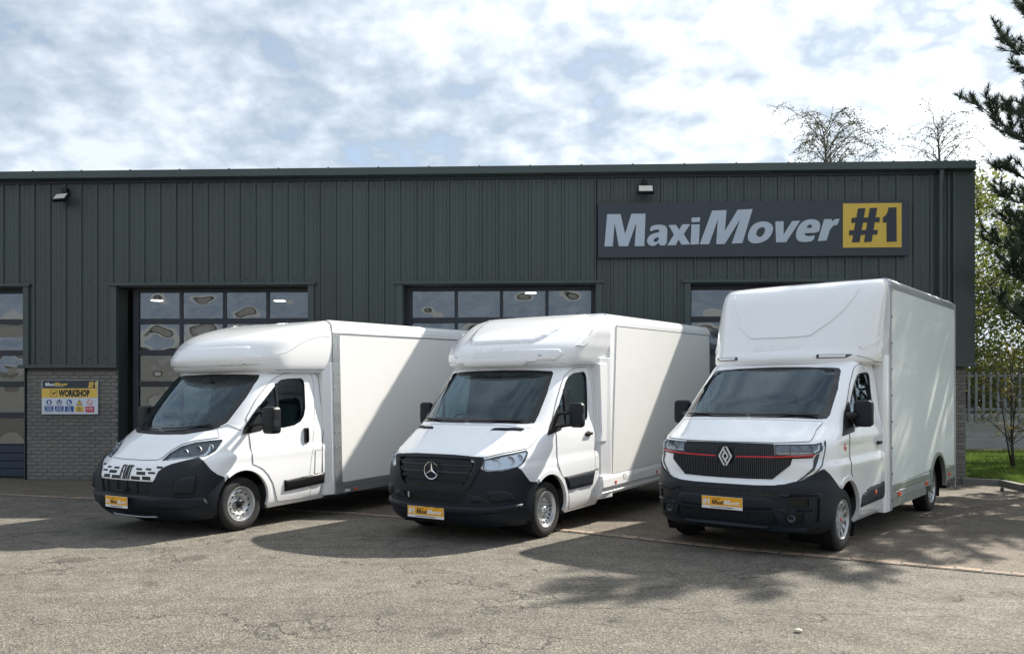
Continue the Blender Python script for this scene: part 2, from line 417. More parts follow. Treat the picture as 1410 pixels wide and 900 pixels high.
def pillow(poly, lo, hi, wd, sym=True):
    """offset that swells from the outline inwards: a rounded, moulded edge"""
    es = [(np.array(a), np.array(b)) for a, b in zip(poly, list(poly[1:])+[poly[0]]) if not (sym and abs(a[0]) < 1e-6 and abs(b[0]) < 1e-6)]
    def f(p):
        q = np.array((abs(p[0]) if sym else p[0], p[1])); d = 9.
        for a, b in es:
            ab = b-a; t = min(1, max(0, float((q-a)@ab/(ab@ab+1e-12)))); d = min(d, float(np.linalg.norm(q-a-t*ab)))
        t = min(1, d/wd); return lo+(hi-lo)*math.sqrt(max(0, t*(2-t)))
    return f
class Surf:
    """a body surface other pieces are fitted to"""
    def __init__(s, v, f, ax=-.2):
        s.b = BVHTree.FromPolygons([Vector(p) for p in v], f); s.ax = ax
    def ray(s, p, mp):
        a, b = p
        if mp == 'cyl': d = Vector((math.cos(a), math.sin(a), 0)); o = Vector((s.ax, 0, b))+d*4; d = -d
        elif mp == 'side': o = Vector((a, 4, b)); d = Vector((0, -1, 0))
        elif mp == 'sider': o = Vector((a, -4, b)); d = Vector((0, 1, 0))
        elif mp == 'front': o = Vector((4, a, b)); d = Vector((-1, 0, 0))
        elif mp == 'top': o = Vector((a, b, 5)); d = Vector((0, 0, -1))
        h, n, i, _ = s.b.ray_cast(o, d)
        if h is None:
            h, n, i, _ = s.b.find_nearest(o+d*3.); 
        if n.dot(d) > 0: n = -n
        return h, n
def mirp(poly, mp):
    if mp == 'cyl': return [(-a, b) for a, b in poly]
    if mp == 'front': return [(-a, b) for a, b in poly]
    if mp == 'top': return [(a, -b) for a, b in poly]
    return list(poly)
MIRM = {'side': 'sider', 'cyl': 'cyl', 'front': 'front', 'top': 'top', 'sider': 'side'}
def patchvf(S, mp, outers, holes, off, inn, step):
    v, f = cdt(outers, holes, step)
    top = []; bot = []
    for p in v:
        h, n = S.ray(p, mp)
        o = off(p) if callable(off) else off
        top.append(h+n*o); bot.append(h-n*inn)
    return solidify(top, bot, f)
def patch(name, S, mp, outer, m, parent, holes=(), off=.004, inn=.012, step=.035, both=False, multi=False, smooth=True, ang=50):
    outs = outer if multi else [outer]; res = []
    for side in ((0, 1) if both else (0,)):
        o2 = [mirp(o, mp) for o in outs] if side else outs; h2 = [mirp(h, mp) for h in holes] if side else holes
        V, F = patchvf(S, MIRM[mp] if side else mp, o2, h2, off, inn, step)
        o = mesh(name, V, F, m, parent); fixn(o)
        if smooth:
            o.data.polygons.foreach_set('use_smooth', [True]*len(o.data.polygons)); o.data.set_sharp_from_angle(angle=R(ang))
        res.append(o)
    return res if both else res[0]
def seamvf(S, mp, pts, wd, off=.0016, closed=False, step=.03):
    p = list(pts)+([pts[0]] if closed else []); q = []
    for a, b in zip(p[:-1], p[1:]):
        k = max(1, int(math.dist(a, b)/step)); q += [(a[0]+(b[0]-a[0])*j/k, a[1]+(b[1]-a[1])*j/k) for j in range(k)]
    q.append(p[-1]); V = []; F = []
    P = [S.ray(a, mp) for a in q]
    for i, (h, n) in enumerate(P):
        t = (P[min(i+1, len(P)-1)][0]-P[max(i-1, 0)][0])
        if t.length < 1e-6: t = Vector((1, 0, 0))
        s = t.normalized().cross(n).normalized()
        for sg, o in ((-1, -.004), (-1, off), (1, off), (1, -.004)): V.append(h+s*sg*wd/2+n*o)
    for i in range(len(P)-1):
        for k in range(3): F.append((4*i+k, 4*i+k+1, 4*i+5+k, 4*i+4+k))
    return V, F
def seams(name, S, lst, m, parent, wd=.006, off=.0016):
    """lst of (mapping, points, closed, mirrored)"""
    L_ = []
    for mp, pts, cl, both in lst:
        L_.append(seamvf(S, mp, pts, wd, off, cl))
        if both: L_.append(seamvf(S, MIRM[mp], mirp(pts, mp), wd, off, cl))
    V, F = joinvf(L_); return mesh(name, V, F, m, parent)
def boolean(o, cutters, op='DIFFERENCE'):
    par = o.parent; o.parent = None
    for c in cutters:
        md = o.modifiers.new('cut', 'BOOLEAN'); md.object = c; md.operation = op; md.solver = 'EXACT'; md.material_mode = 'TRANSFER'
    dg = bpy.context.evaluated_depsgraph_get(); dg.update()
    me = bpy.data.meshes.new_from_object(o.evaluated_get(dg)); o.modifiers.clear(); o.data = me; me.name = o.name; o.parent = par
    for c in cutters: bpy.data.objects.remove(c)
    return o
def setsmooth(o, ang=35):
    o.data.polygons.foreach_set('use_smooth', [True]*len(o.data.polygons)); o.data.set_sharp_from_angle(angle=R(ang)); return o

# ------------------------------------------------------------------ lettering
def textvf(body, size, off=0., shear=0., xs=1., ext=.001, align='LEFT', sp=1., hoff=None):
    cu = bpy.data.curves.new('t', 'FONT'); cu.body = body; cu.size = size; cu.offset = off; cu.shear = shear
    cu.extrude = ext; cu.align_x = align; cu.resolution_u = 2; cu.space_character = sp
    o = bpy.data.objects.new('t', cu); C.objects.link(o); dg = bpy.context.evaluated_depsgraph_get(); dg.update()
    me = bpy.data.meshes.new_from_object(o.evaluated_get(dg)); v = [(p.co.x*xs, p.co.y, p.co.z) for p in me.vertices]; f = [tuple(p.vertices) for p in me.polygons]
    bpy.data.objects.remove(o); bpy.data.curves.remove(cu); bpy.data.meshes.remove(me); return v, f
def text(name, body, size, place, m, parent, **k):
    v, f = textvf(body, size, **k); return mesh(name, [place(p) for p in v], f, m, parent)
_G = {  # heavy letter outlines, cap height about 290 units, base line at 0, y up
 'M': ([(0, 0), (24, 285), (142, 285), (182, 107), (238, 287), (362, 287), (352, 0), (267, 0), (280, 207), (208, 0), (127, 0), (90, 207), (73, 0)], [], 0),
 'a': ([(548, 5), (480, 5), (482, 37), (465, 16), (435, 0), (400, 4), (375, 32), (378, 67), (400, 97), (440, 114), (482, 121), (485, 140), (465, 148), (435, 142), (400, 127), (408, 174), (450, 186), (500, 189), (540, 177), (555, 147), (552, 92)],
       [[(482, 80), (450, 72), (432, 54), (435, 37), (455, 34), (475, 47)]], 1),
 'x': ([(565, 184), (630, 185), (658, 142), (685, 189), (755, 190), (698, 104), (755, 12), (678, 10), (653, 57), (628, 7), (553, 5), (612, 100)], [], 0),
 'i': ([(766, 187), (838, 189), (830, 12), (758, 10)], [], 0), 'dot': ([(768, 247), (842, 250), (838, 210), (766, 207)], [], 0),
 'N': ([(838, 12), (947, 309), (1073, 312), (1057, 127), (1170, 314), (1300, 319), (1210, 20), (1118, 17), (1192, 230), (1058, 14), (982, 12), (997, 232), (920, 12)], [], 0),
 'o': ([(1256, 92), (1286, 162), (1326, 197), (1386, 212), (1446, 202), (1481, 162), (1471, 107), (1436, 52), (1376, 22), (1306, 14), (1262, 38)],
       [[(1396, 160), (1411, 142), (1404, 107), (1376, 72), (1346, 74), (1328, 97), (1338, 132), (1361, 154)]], 2),
 'v': ([(1498, 207), (1569, 209), (1569, 92), (1644, 210), (1713, 212), (1591, 25), (1504, 24)], [], 0),
 'e': ([(1826, 35), (1766, 25), (1706, 29), (1678, 57), (1676, 102), (1696, 162), (1736, 207), (1796, 227), (1856, 220), (1886, 192), (1886, 147), (1871, 107), (1751, 104), (1751, 92), (1766, 77), (1806, 77), (1844, 84)],
       [[(1766, 147), (1816, 149), (1818, 167), (1806, 180), (1788, 177), (1774, 164)]], 1),
 'r': ([(1866, 32), (1921, 224), (1988, 224), (1986, 200), (2016, 224), (2054, 227), (2036, 174), (2001, 167), (1971, 132), (1941, 37)], [], 0),
}
def logo_parts(which):
    for k in which:
        o, h, s = _G[k]
        yield k, (smoothpoly(o, s) if s else o), [smoothpoly(q, 2) for q in h]
HASH = [[(77, 290), (138, 293), (88, 2), (25, 0)], [(177, 293), (238, 295), (190, 5), (127, 2)], [(23, 210), (260, 213), (258, 172), (20, 168)], [(2, 103), (242, 105), (240, 67), (0, 62)]]
ONE = [(333, 295), (400, 297), (402, 5), (320, 3), (318, 168), (285, 170), (288, 212), (315, 235), (330, 265)]
def wordmark(parent, place, m1, m2, th, sc, nm='letter', joined=False):
    """MaxiMover drawn with its left end at place(0,0)"""
    A = []; 
    for grp, mm in (('M a x i dot'.split(), m1), ('N o v e r'.split(), m2)):
        B = []
        for k, o, h in logo_parts(grp):
            v, f = cdt([o], h, 600.); V, F = solidify([place(p[0]*sc, p[1]*sc, th) for p in v], [place(p[0]*sc, p[1]*sc, 0) for p in v], f)
            if joined: B.append((V, F))
            else: fixn(mesh(nm, V, F, mm, parent))
        if joined: V, F = joinvf(B); fixn(mesh(nm, V, F, mm, parent))
def hashone(parent, place, m, th, sc, nm='letter', joined=False):
    B = []
    for outs in (HASH, [ONE]):
        v, f = cdt(outs, [], 600.); V, F = solidify([place(p[0]*sc, p[1]*sc, th) for p in v], [place(p[0]*sc, p[1]*sc, 0) for p in v], f)
        B.append((V, F))
    if joined: V, F = joinvf(B); fixn(mesh(nm, V, F, m, parent))
    else:
        for V, F in B: fixn(mesh(nm, V, F, m, parent))
# ================================================================== GROUND
def sheet(name, pts, z, m, sub=0):
    o = mesh(name, [(x, y, z) for x, y in pts], [tuple(range(len(pts)))], m); fixn(o)
    if o.data.polygons[0].normal.z < 0: o.data.flip_normals()
    return structure(o)
sheet('ground', [(-400, -400), (400, -400), (400, 400), (-400, 400)], 0, M['asphalt'])
EDGE = [(-26, 20.6), (-16, 17.2), (-9.07, 14.75), (-5.6, 13.6), (-2.31, 12.3), (.61, 10.77), (2.44, 9.50), (4.9, 8.05), (7.5, 6.45), (12, 3.6)]
sheet('parking_bay', EDGE+[(12, 3.7), (12, 17), (9.3, 30), (-26, 30)], .004, M['bay'])
strip = structure(bpy.data.objects.new('edging_strip', None)); C.objects.link(strip)
mesh('bedding', *(lambda V: (V, [(2*i, 2*i+1, 2*i+3, 2*i+2) for i in range(len(V)//2-1)]))(
    [p for i, (x, y) in enumerate(EDGE) for p in ((x-.05, y-.075, .0065), (x+.05, y+.075, .0065))]), M['mortar'], strip)
rb = random.Random(3); blk = []
for i in range(6):
    v, f = boxvf(-.118, .118, -.055, .055, -.05, .012)
    o = box('edging_block', -.113, .113, -.062, .062, -.05, .014, M['block'][i % 3], None, .006); blk.append(o.data); bpy.data.objects.remove(o)
tot = 0; carry = 0
for a, b in zip(EDGE[:-1], EDGE[1:]):
    a = Vector(a); b = Vector(b); d = (b-a); l = d.length; d.normalize(); s = carry
    while s < l:
        p = a+d*s
        if -13 < p.x < 9:
            o = bpy.data.objects.new('edging_block', blk[rb.randrange(6)]); link(o, strip)
            o.location = (p.x+rb.uniform(-.004, .004), p.y+rb.uniform(-.006, .006), rb.uniform(-.004, .003)); o.rotation_euler = (rb.uniform(-.02, .02), 0, math.atan2(d.y, d.x)+rb.uniform(-.02, .02))
        s += .243
    carry = s-l
# ================================================================== WORKSHOP
YB = R(2.36); BP = Vector((-10.67, 17.4, 0)); BE = Vector((math.cos(YB), -math.sin(YB), 0)); BN = Vector((math.sin(YB), math.cos(YB), 0))
def Bw(u, v, z): return BP+BE*u+BN*v+Vector((0, 0, z))
def bthing(name, label, cat, u, v, z, group=None): return thing(name, label, cat, Bw(u, v, z), (0, 0, -YB), group)
ws = bthing('workshop', 'long dark green-grey metal clad workshop with glazed roller doors', 'building', 0, 0, 0)
ZT = 6.18; ZC = 2.38; ZD = 4.03
OPEN = [(-4.0, .52), (2.50, 6.50), (8.45, 12.38), (14.27, 18.2)]
PITCH = .3325; U0 = .07-PITCH*14
def ribprof(a, b, u0):
    """outline of one cladding sheet strip from u0 (rib on its left edge), clipped to a..b; y forward is negative"""
    p = [(u0-.034, 0), (u0-.020, -.032), (u0+.020, -.032), (u0+.034, 0), (u0+.115, 0), (u0+.121, -.006), (u0+.135, -.006), (u0+.141, 0), (u0+.205, 0), (u0+.211, -.006), (u0+.225, -.006), (u0+.231, 0), (u0+PITCH-.034, 0)]
    q = [(max(a, min(b, x)), y) for x, y in p]; r = [q[0]]
    for t in q[1:]:
        if t[0] > r[-1][0]+1e-5: r.append(t)
    return r
def clad(a, b, u0, z0, z1, m):
    q = ribprof(a, b, u0)
    if len(q) < 2: return
    v = []; 
    for x, y in q: v += [(x, y, z0), (x, y, z1), (x, y+.012, z0)]
    f = []
    for i in range(len(q)-1): f += [(3*i, 3*i+3, 3*i+4, 3*i+1), (3*i+2, 3*i+5, 3*i+3, 3*i)]
    mesh('cladding_panel', v, f, m, ws)
k = 0; u = U0; rc = random.Random(5)
while u < 19.4:
    a, b = u-.034, min(u+PITCH-.034, 19.42); cuts = [a, b]
    for o in OPEN:
        for e in o:
            if a < e < b: cuts.append(e)
    cuts.sort()
    for c, d in zip(cuts[:-1], cuts[1:]):
        mid = (c+d)/2; inside = any(o[0] < mid < o[1] for o in OPEN)
        clad(c, d, u, ZD if inside else ZC, ZT+.02, M['clad'] if rc.random() < .75 else M['clad2'])
    u += PITCH
box('corner_flashing', 19.42, 19.86, -.045, .40, ZC, ZT+.02, M['clad'], ws, .01)
box('corner_joint', 19.42, 19.47, -.075, -.045, ZC, ZT, M['trim'], ws)
# eaves gutter
prism('gutter', [(-.24, 6.205), (-.24, 6.35), (-.225, 6.35), (-.215, 6.235), (.0, 6.235), (.0, 6.197), (-.21, 6.197)], 'x', -7, 19.76, M['trim'], ws)
prism('gutter_end_cap', [(-.245, 6.165), (-.245, 6.355), (.4, 6.355), (.4, 6.165)], 'x', 19.76, 19.775, M['trim'], ws)
prism('eaves_flashing', [(-.05, 6.14), (-.05, 6.196), (.02, 6.196), (.02, 6.14)], 'x', -7, 19.42, M['door'], ws)
vf = []
for i in range(26): vf.append(boxvf(-6.3+i*1.02, -6.27+i*1.02, -.25, -.05, 6.347, 6.362))
stuff(mesh('gutter_strap', *joinvf(vf), M['trim'], ws))
pts = [(19.17, -.13, 6.2), (19.17, -.13, 6.05), (19.17, -.11, 5.95), (19.17, -.11, 2.3)]
tube('downpipe', pts, .055, M['trim'], ws, 12)
# screws in the cladding
vf = []
for row in (6.05, 4.15):
    u = U0+.17
    while u < 19.3:
        vf.append(boxvf(u-.011, u+.011, -.012, 0, row-.011, row+.011)); u += PITCH
u = U0+.17
while u < 19.3:
    if not any(o[0] < u < o[1] for o in OPEN): vf.append(boxvf(u-.011, u+.011, -.012, 0, ZC+.14-.011, ZC+.14+.011))
    u += PITCH
stuff(mesh('cladding_screw', *joinvf(vf), M['door'], ws))
# flashings round openings and along the foot of the cladding
PIER = [(OPEN[i][1], OPEN[i+1][0] if i < 3 else 19.86) for i in range(4)]
for a, b in PIER:
    box('foot_flashing', a-.10, b+.02, -.075, .10, ZC-.055, ZC+.012, M['trim'], ws, .004)
for a, b in OPEN:
    box('head_flashing', a-.16, b+.16, -.085, .02, ZD-.012, ZD+.045, M['trim'], ws, .004)
    box('jamb_flashing', a-.12, a+.0, -.05, .012, ZC+.014, ZD-.014, M['trim'], ws, .004)
    box('jamb_flashing', b-.0, b+.12, -.05, .012, ZC+.014, ZD-.014, M['trim'], ws, .004)
    box('door_reveal', a-.004, a+.012, .014, .42, 0, ZD-.014, M['trim'], ws)
    box('door_reveal', b-.012, b+.004, .014, .42, 0, ZD-.014, M['trim'], ws)
    box('door_reveal', a+.013, b-.013, .014, .42, ZD-.03, ZD-.013, M['trim'], ws)
# shell: side walls, back, roof, inner room
box('side_wall', 19.70, 19.85, .41, 20, 0, 6.2, M['clad'], ws)
box('side_wall', -7, -6.9, .2, 20, 0, 6.2, M['clad'], ws)
box('back_wall', -6.9, 19.70, 19.9, 20, 0, 6.2, M['clad'], ws)
prism('roof', [(.01, 6.215), (.01, 6.30), (10, 7.0), (20, 6.30), (20, 6.215), (10, 6.9)], 'x', -7, 19.84, M['roof'], ws)
box('room_back', -6.8, 19.6, 12, 12.1, 0, 6.2, M['darkroom'], ws)
box('room_floor', -6.8, 19.6, .43, 12, .008, .03, M['darkroom'], ws)
box('room_ceiling', -6.8, 19.6, .45, 12, 5.8, 5.9, M['darkroom'], ws)
box('lintel_lining', -6.8, 19.6, .12, .2, ZD+.01, 6.2, M['darkroom'], ws)
# brickwork piers: each brick is a part
def brickwall(label, u0, u1, ret, grp=None, detail=True):
    t = bthing('brick_wall', label, 'wall', u0, .04, 0, grp); W = u1-u0; H = ZC-.06
    box('mortar_core', .006, W-.006, .008, .35, 0, H, M['mortar'], t)
    if not detail:
        return t
    rw = random.Random(int(u0*10)); ch = .075; n = int(H/ch); me = []
    def bm_(l):
        key = round(l, 3)
        for kk, mm in me:
            if kk[0] == key and rw.random() < .8: return mm
        o = box('brick', 0, l, -.0, .10, 0, .065, M['brick'][len(me) % 4], None, .003); d = o.data; bpy.data.objects.remove(o); me.append(((key,), d)); rw.shuffle(me); return d
    for r in range(n):
        x = 0; first = True
        while x < W-.02:
            l = .215 if (not first or r % 2 == 0) else .1025
            l = min(l, W-x)
            if l > .04:
                o = bpy.data.objects.new('brick', bm_(l)); link(o, t); o.location = (x, rw.uniform(-.006, .004), .012+r*ch)
            x += l+.010; first = False
    return t
brickwall('grey painted brick pier carrying the workshop notice between the left doors', .555, 2.50, True)
brickwall('narrow grey brick pier at the right end of the workshop behind the tallest van', 18.62, 19.72, True)
for a, b in ((6.5, 8.45), (12.38, 14.27)):
    box('lower_wall', a+.01, b-.01, .05, .38, 0, ZC-.06, M['brick'][0], ws)
box('lower_wall', 18.21, 18.61, .05, .38, 0, ZC-.06, M['brick'][0], ws)
# roller doors
M['pane'] = glassmat('door_pane_glass', (.36, .38, .39), 2.4, .01, 1.2)
M['doorlow'] = mat('navy_door_board', (.018, .032, .062), .4, var=.08)
def roller(a, b, cols, zt=3.92):
    """door leaf between u=a..b: panes in rows"""
    d = link(bpy.data.objects.new('roller_door', None), ws); v = .36
    W = (b-a)/cols; rows = [(zt-.54-.66*i, zt-.66*i) for i in range(5)]
    bars = []
    bars.append(boxvf(a-.10, a+.02, v-.02, v+.06, .02, zt+.12)); bars.append(boxvf(b-.02, b+.10, v-.02, v+.06, .02, zt+.12))
    for i in range(1, cols): bars.append(boxvf(a+W*i-.035, a+W*i+.035, v-.006, v+.05, .74, zt+.1))
    hb = [(zt, zt+.11)]+[(rows[i+1][1], rows[i][0]) for i in range(4)]+[(.70, rows[4][0])]
    fr = mesh('door_frame', *joinvf(bars), M['door'], d)
    for z0, z1 in hb: box('door_rail', a+.021, b-.021, v-.010, v+.055, z0+.003, z1-.003, M['door'], d, .006)
    for i in range(4):
        z1 = .70-i*.168; box('door_board', a+.021, b-.021, v-.008, v+.04, z1-.160, z1-.002, M['doorlow'], d, .012)
    rp = random.Random(int(a*7))
    for i in range(cols):
        for z0, z1 in rows:
            x0, x1 = a+W*i+.03, a+W*(i+1)-.03; n, mrow = 16, 12; V = []; A = rp.uniform(.003, .012)*rp.choice((1, 1, 1, -1)); px = rp.uniform(-.6, .6); pz = rp.uniform(-.6, .6); e1 = rp.uniform(.8, 2.4); e2 = rp.uniform(.8, 2.4)
            A2 = rp.uniform(-.0022, .0022)
            for jj in range(mrow+1):
                for ii in range(n+1):
                    s = ii/n*2-1; t = jj/mrow*2-1
                    g = (max(0, math.cos(math.pi/2*s))**e1 if abs(s) < 1 else 0)*(max(0, math.cos(math.pi/2*t))**e2 if abs(t) < 1 else 0)
                    g2 = math.sin(math.pi*(s+px)*1.6)*math.sin(math.pi*(t+pz)*1.3)*(1-s*s)*(1-t*t)
                    V.append((x0+(x1-x0)*ii/n, v+.02+A*g+A2*g2, z0+(z1-z0)*jj/mrow))
            F = [(j*(n+1)+i2, j*(n+1)+i2+1, (j+1)*(n+1)+i2+1, (j+1)*(n+1)+i2) for j in range(mrow) for i2 in range(n)]
            mesh('pane', V, F, M['pane'], d, True)
roller(-3.25, .46, 4); roller(2.76, 6.46, 4); roller(8.56, 12.33, 4); roller(14.33, 18.05, 4)
# high bay lamps hanging in the workshop
for lab, X, dd, Z in (('lit high bay lamp seen through the top left pane of the door beside the notice', -9.48, 22.3, 4.30),
                      ('lit high bay lamp seen through the top right pane of the door beside the notice', -6.2, 22.3, 4.29),
                      ('lit high bay lamp seen through the top row of the middle door', .50, 22.3, 4.50)):
    t = thing('high_bay_lamp', lab, 'lamp', (X, dd, Z), (0, 0, 0), 'high bay lamps inside the workshop')
    def ly(prof, nm, m):
        v_, f_ = lathe(prof, 20); mesh(nm, [(x, z, y) for x, y, z in v_], f_, m, t, True, 40)
    ly([(.01, 0), (.01, .15), (.0, .155), (0, 0)], 'lit_disc', M['bulb']); ly([(.012, .17), (.05, .17), (.13, .06), (.2, .05), (.2, 0)], 'lamp_housing', M['black'])
    tube('rod', [(0, 0, .19), (0, 0, 5.8-Z)], .008, M['black'], t, 6)
# flood lights
def flood(label, u, z, tilt, yaw):
    t = bthing('floodlight', label, 'floodlight', u, -.02, z, None)
    box('wall_bracket', -.05, .05, -.10, .0, .10, .20, M['black'], t, .01)
    tube('bracket_arm', [(0, -.06, .12), (0, -.12, .06), (0, -.14, -.01)], .014, M['black'], t, 6)
    h = box('housing', -.17, .17, -.035, .035, -.10, .10, M['black'], t, .012); h.location = (0, -.20, -.03); h.rotation_euler = (tilt, 0, yaw)
    g = box('lamp_glass', -.135, .135, -.040, -.034, -.070, .070, M['lamp'], h, .0)
flood('black floodlight high on the cladding above the brick pier at the left', 1.44, 5.84, R(-38), R(-14))
flood('black floodlight fixed above the big fascia sign near the roof edge', 13.35, 5.88, R(-30), R(0))
# ------------------------------------------------------------------ big sign
sg = bthing('fascia_sign', 'long dark slate sign with grey lettering and a yellow #1 square high on the cladding', 'sign', 12.41, -.04, 4.515)
o = box('sign_board', 0, 6.12, -.09, 0, 0, 1.10, M['signboard'], sg, .008)
sgp = lambda ox, oz: (lambda x, y, d: (ox+x, -.0905-d, oz+y))
wordmark(sg, sgp(.13, .225), M['signgrey'], M['signgrey'], .012, .00226)
box('yellow_square', 4.84, 5.98, -.10, -.0905, .165, 1.04, M['signyel'], sg)
hashone(sg, lambda x, y, d: (4.955+x, -.1005-d, .268+y), M['signink'], .012, .00230)
# ------------------------------------------------------------------ workshop notice
wn = bthing('workshop_notice', 'workshop notice board with yellow band and row of safety symbols on the brick pier', 'sign', .90, .015, 1.37)
box('notice_panel', 0, 1.19, -.022, -.003, 0, .705, M['wswhite'], wn)
def wp(dz=0): return lambda x, y, d=0: (x, -.0225-dz-d, y)
def wrect(nm, x0, x1, z0, z1, m, d=.002): return box(nm, x0, x1, -.0225-d, -.0222, z0, z1, m, wn)
wrect('header_band', .012, 1.175, .535, .700, M['signboard']); wrect('yellow_band', .0, 1.18, .34, .533, M['wsyel'])
wordmark(wn, lambda x, y, d: (.075+x, -.0246-d, .585+y), M['white'], M['wsyel'], .001, .000232, 'lettering', True)
tri = [(.27, .575), (.47, .577), (.47, .582), (.27, .58)]
flat('underline', [tri], [], lambda p, d: (p[0], -.0246-d, p[1]), 0, .001, M['white'], wn)
hashone(wn, lambda x, y, d: (.985+x, -.0246-d, .54+y), M['wsyel'], .001, .00047, 'lettering', True)
def wtext(s, x, z, size, m, **k): text('lettering', s, size, lambda p: (x+p[0], -.0253-p[2], z+p[1]), m, wn, ext=.0006, **k)
wtext('WORKSHOP', .365, .372, .185, M['ink'], off=.0105, xs=.62)
v, f = cdt([[(.185, .362), (.325, .362), (.325, .502), (.185, .502)]], [[(.193, .370), (.317, .370), (.317, .494), (.193, .494)]], 9)
mesh('tick_box', [(p[0], -.0262, p[1]) for p in v], f, M['ink'], wn)
flat('tick', [[(.212, .440), (.235, .458), (.252, .432), (.292, .470), (.304, .452), (.252, .400)]], [], lambda p, d: (p[0], -.025-d, p[1]), 0, .0012, M['ink'], wn)
def disc(nm, cx, cz, r, m, d, r0=0):
    P = [(cx+r*math.cos(2*math.pi*i/24), cz+r*math.sin(2*math.pi*i/24)) for i in range(24)]
    H = [[(cx+r0*math.cos(2*math.pi*i/24), cz+r0*math.sin(2*math.pi*i/24)) for i in range(24)]] if r0 else []
    flat(nm, [P], H, lambda p, e: (p[0], -.0228-d-e, p[1]), 0, .001, m, wn)
def shape(nm, poly, m, d): flat(nm, [poly], [], lambda p, e: (p[0], -.0228-d-e, p[1]), 0, .001, m, wn)
for i, cx in enumerate((.155, .37, .585)):
    disc('symbol_disc', cx, .245, .058, M['wsblue'], 0)
    wrect('caption_box', cx-.093, cx+.093, .048, .168, M['wsblue'])
T = [('Pedestrian', 'Crossing', 'Must be Used'), ('Eye & Ear', 'Protection', 'Must be Worn'), ('Wear', 'Safety', 'Footwear'), ('Caution', 'Welding in', 'Progress'), ('No Smoking', 'No Vaping')]
wrect('caption_box', .80-.09, .80+.09, .045, .165, M['wsyel']); wrect('caption_box', 1.02-.093, 1.02+.093, .042, .162, M['wsred'])
for (cx, mm), tt in zip(((.155, M['white']), (.37, M['white']), (.585, M['white']), (.80, M['ink']), (1.02, M['white'])), T):
    for j, s in enumerate(tt): wtext(s, cx, .130-.036*j-(.012 if len(tt) == 2 else 0), .034, mm, off=.0006, xs=.85, align='CENTER')
def S2(pts, cx, cz=.245, s=1.): return [(cx+x*s, cz+z*s) for x, z in pts]
disc('symbol', .155, .282, .011, M['white'], .0015)
shape('symbol', S2([(-.012, .022), (.012, .022), (.032, -.008), (.024, -.013), (.012, .004), (.012, -.01), (.022, -.046), (.012, -.048), (0, -.016), (-.012, -.048), (-.022, -.046), (-.012, -.01), (-.012, .004), (-.024, -.013), (-.032, -.008)], .155), M['white'], .0015)
disc('symbol', .37, .245, .040, M['white'], .0015); shape('symbol', S2([(-.036, .006), (.036, .006), (.034, -.012), (.012, -.016), (0, -.004), (-.012, -.016), (-.034, -.012)], .37), M['ink'], .003); disc('symbol', .37, .268, .018, M['wsblue'], .003)
shape('symbol', S2([(-.025, .035), (-.002, .035), (.0, .0), (.034, -.018), (.036, -.034), (-.028, -.034)], .585), M['white'], .0015)
shape('warning_triangle', S2([(0, .060), (.070, -.062), (-.070, -.062)], .80), M['ink'], 0); shape('warning_triangle', S2([(0, .040), (.052, -.052), (-.052, -.052)], .80), M['wsyel'], .0015)
shape('symbol', S2([(-.007, .018), (.007, .018), (.004, -.022), (-.004, -.022)], .80), M['ink'], .003); disc('symbol', .80, .208, .006, M['ink'], .003)
disc('symbol_disc', 1.02, .243, .060, M['wsred'], 0); disc('symbol_disc', 1.02, .243, .047, M['white'], .0015)
shape('symbol', S2([(-.036, -.004), (.034, -.004), (.034, -.014), (-.036, -.014)], 1.02), M['ink'], .003); shape('symbol', S2([(-.036, .036), (-.028, .040), (.036, -.034), (.028, -.040)], 1.02), M['wsred'], .0045)

# ------------------------------------------------------------------ unit across the yard (behind the camera, seen in the glass)
M['buff'] = mat('buff_brick', (.27, .26, .24), .9, var=.2, vscale=3, bump=.2, bscale=30)
op = thing('opposite_unit', 'long buff brick unit across the yard, seen only as a reflection', 'building', (0, -27, 0))
box('wall', -45, 45, -8, 0, 0, 5.6, M['buff'], op); prism('roof', [(.3, 5.6), (.3, 5.85), (-4, 7.0), (-8.3, 5.85), (-8.3, 5.6)], 'x', -45.3, 45.3, M['palew'], op)
for i in range(9):
    box('shutter', -40+i*9.5, -35.5+i*9.5, .003, .06, 0, 3.6, M['palew'], op); box('window', -34+i*9.5, -32.4+i*9.5, .003, .05, 1.6, 2.9, M['roof'], op)
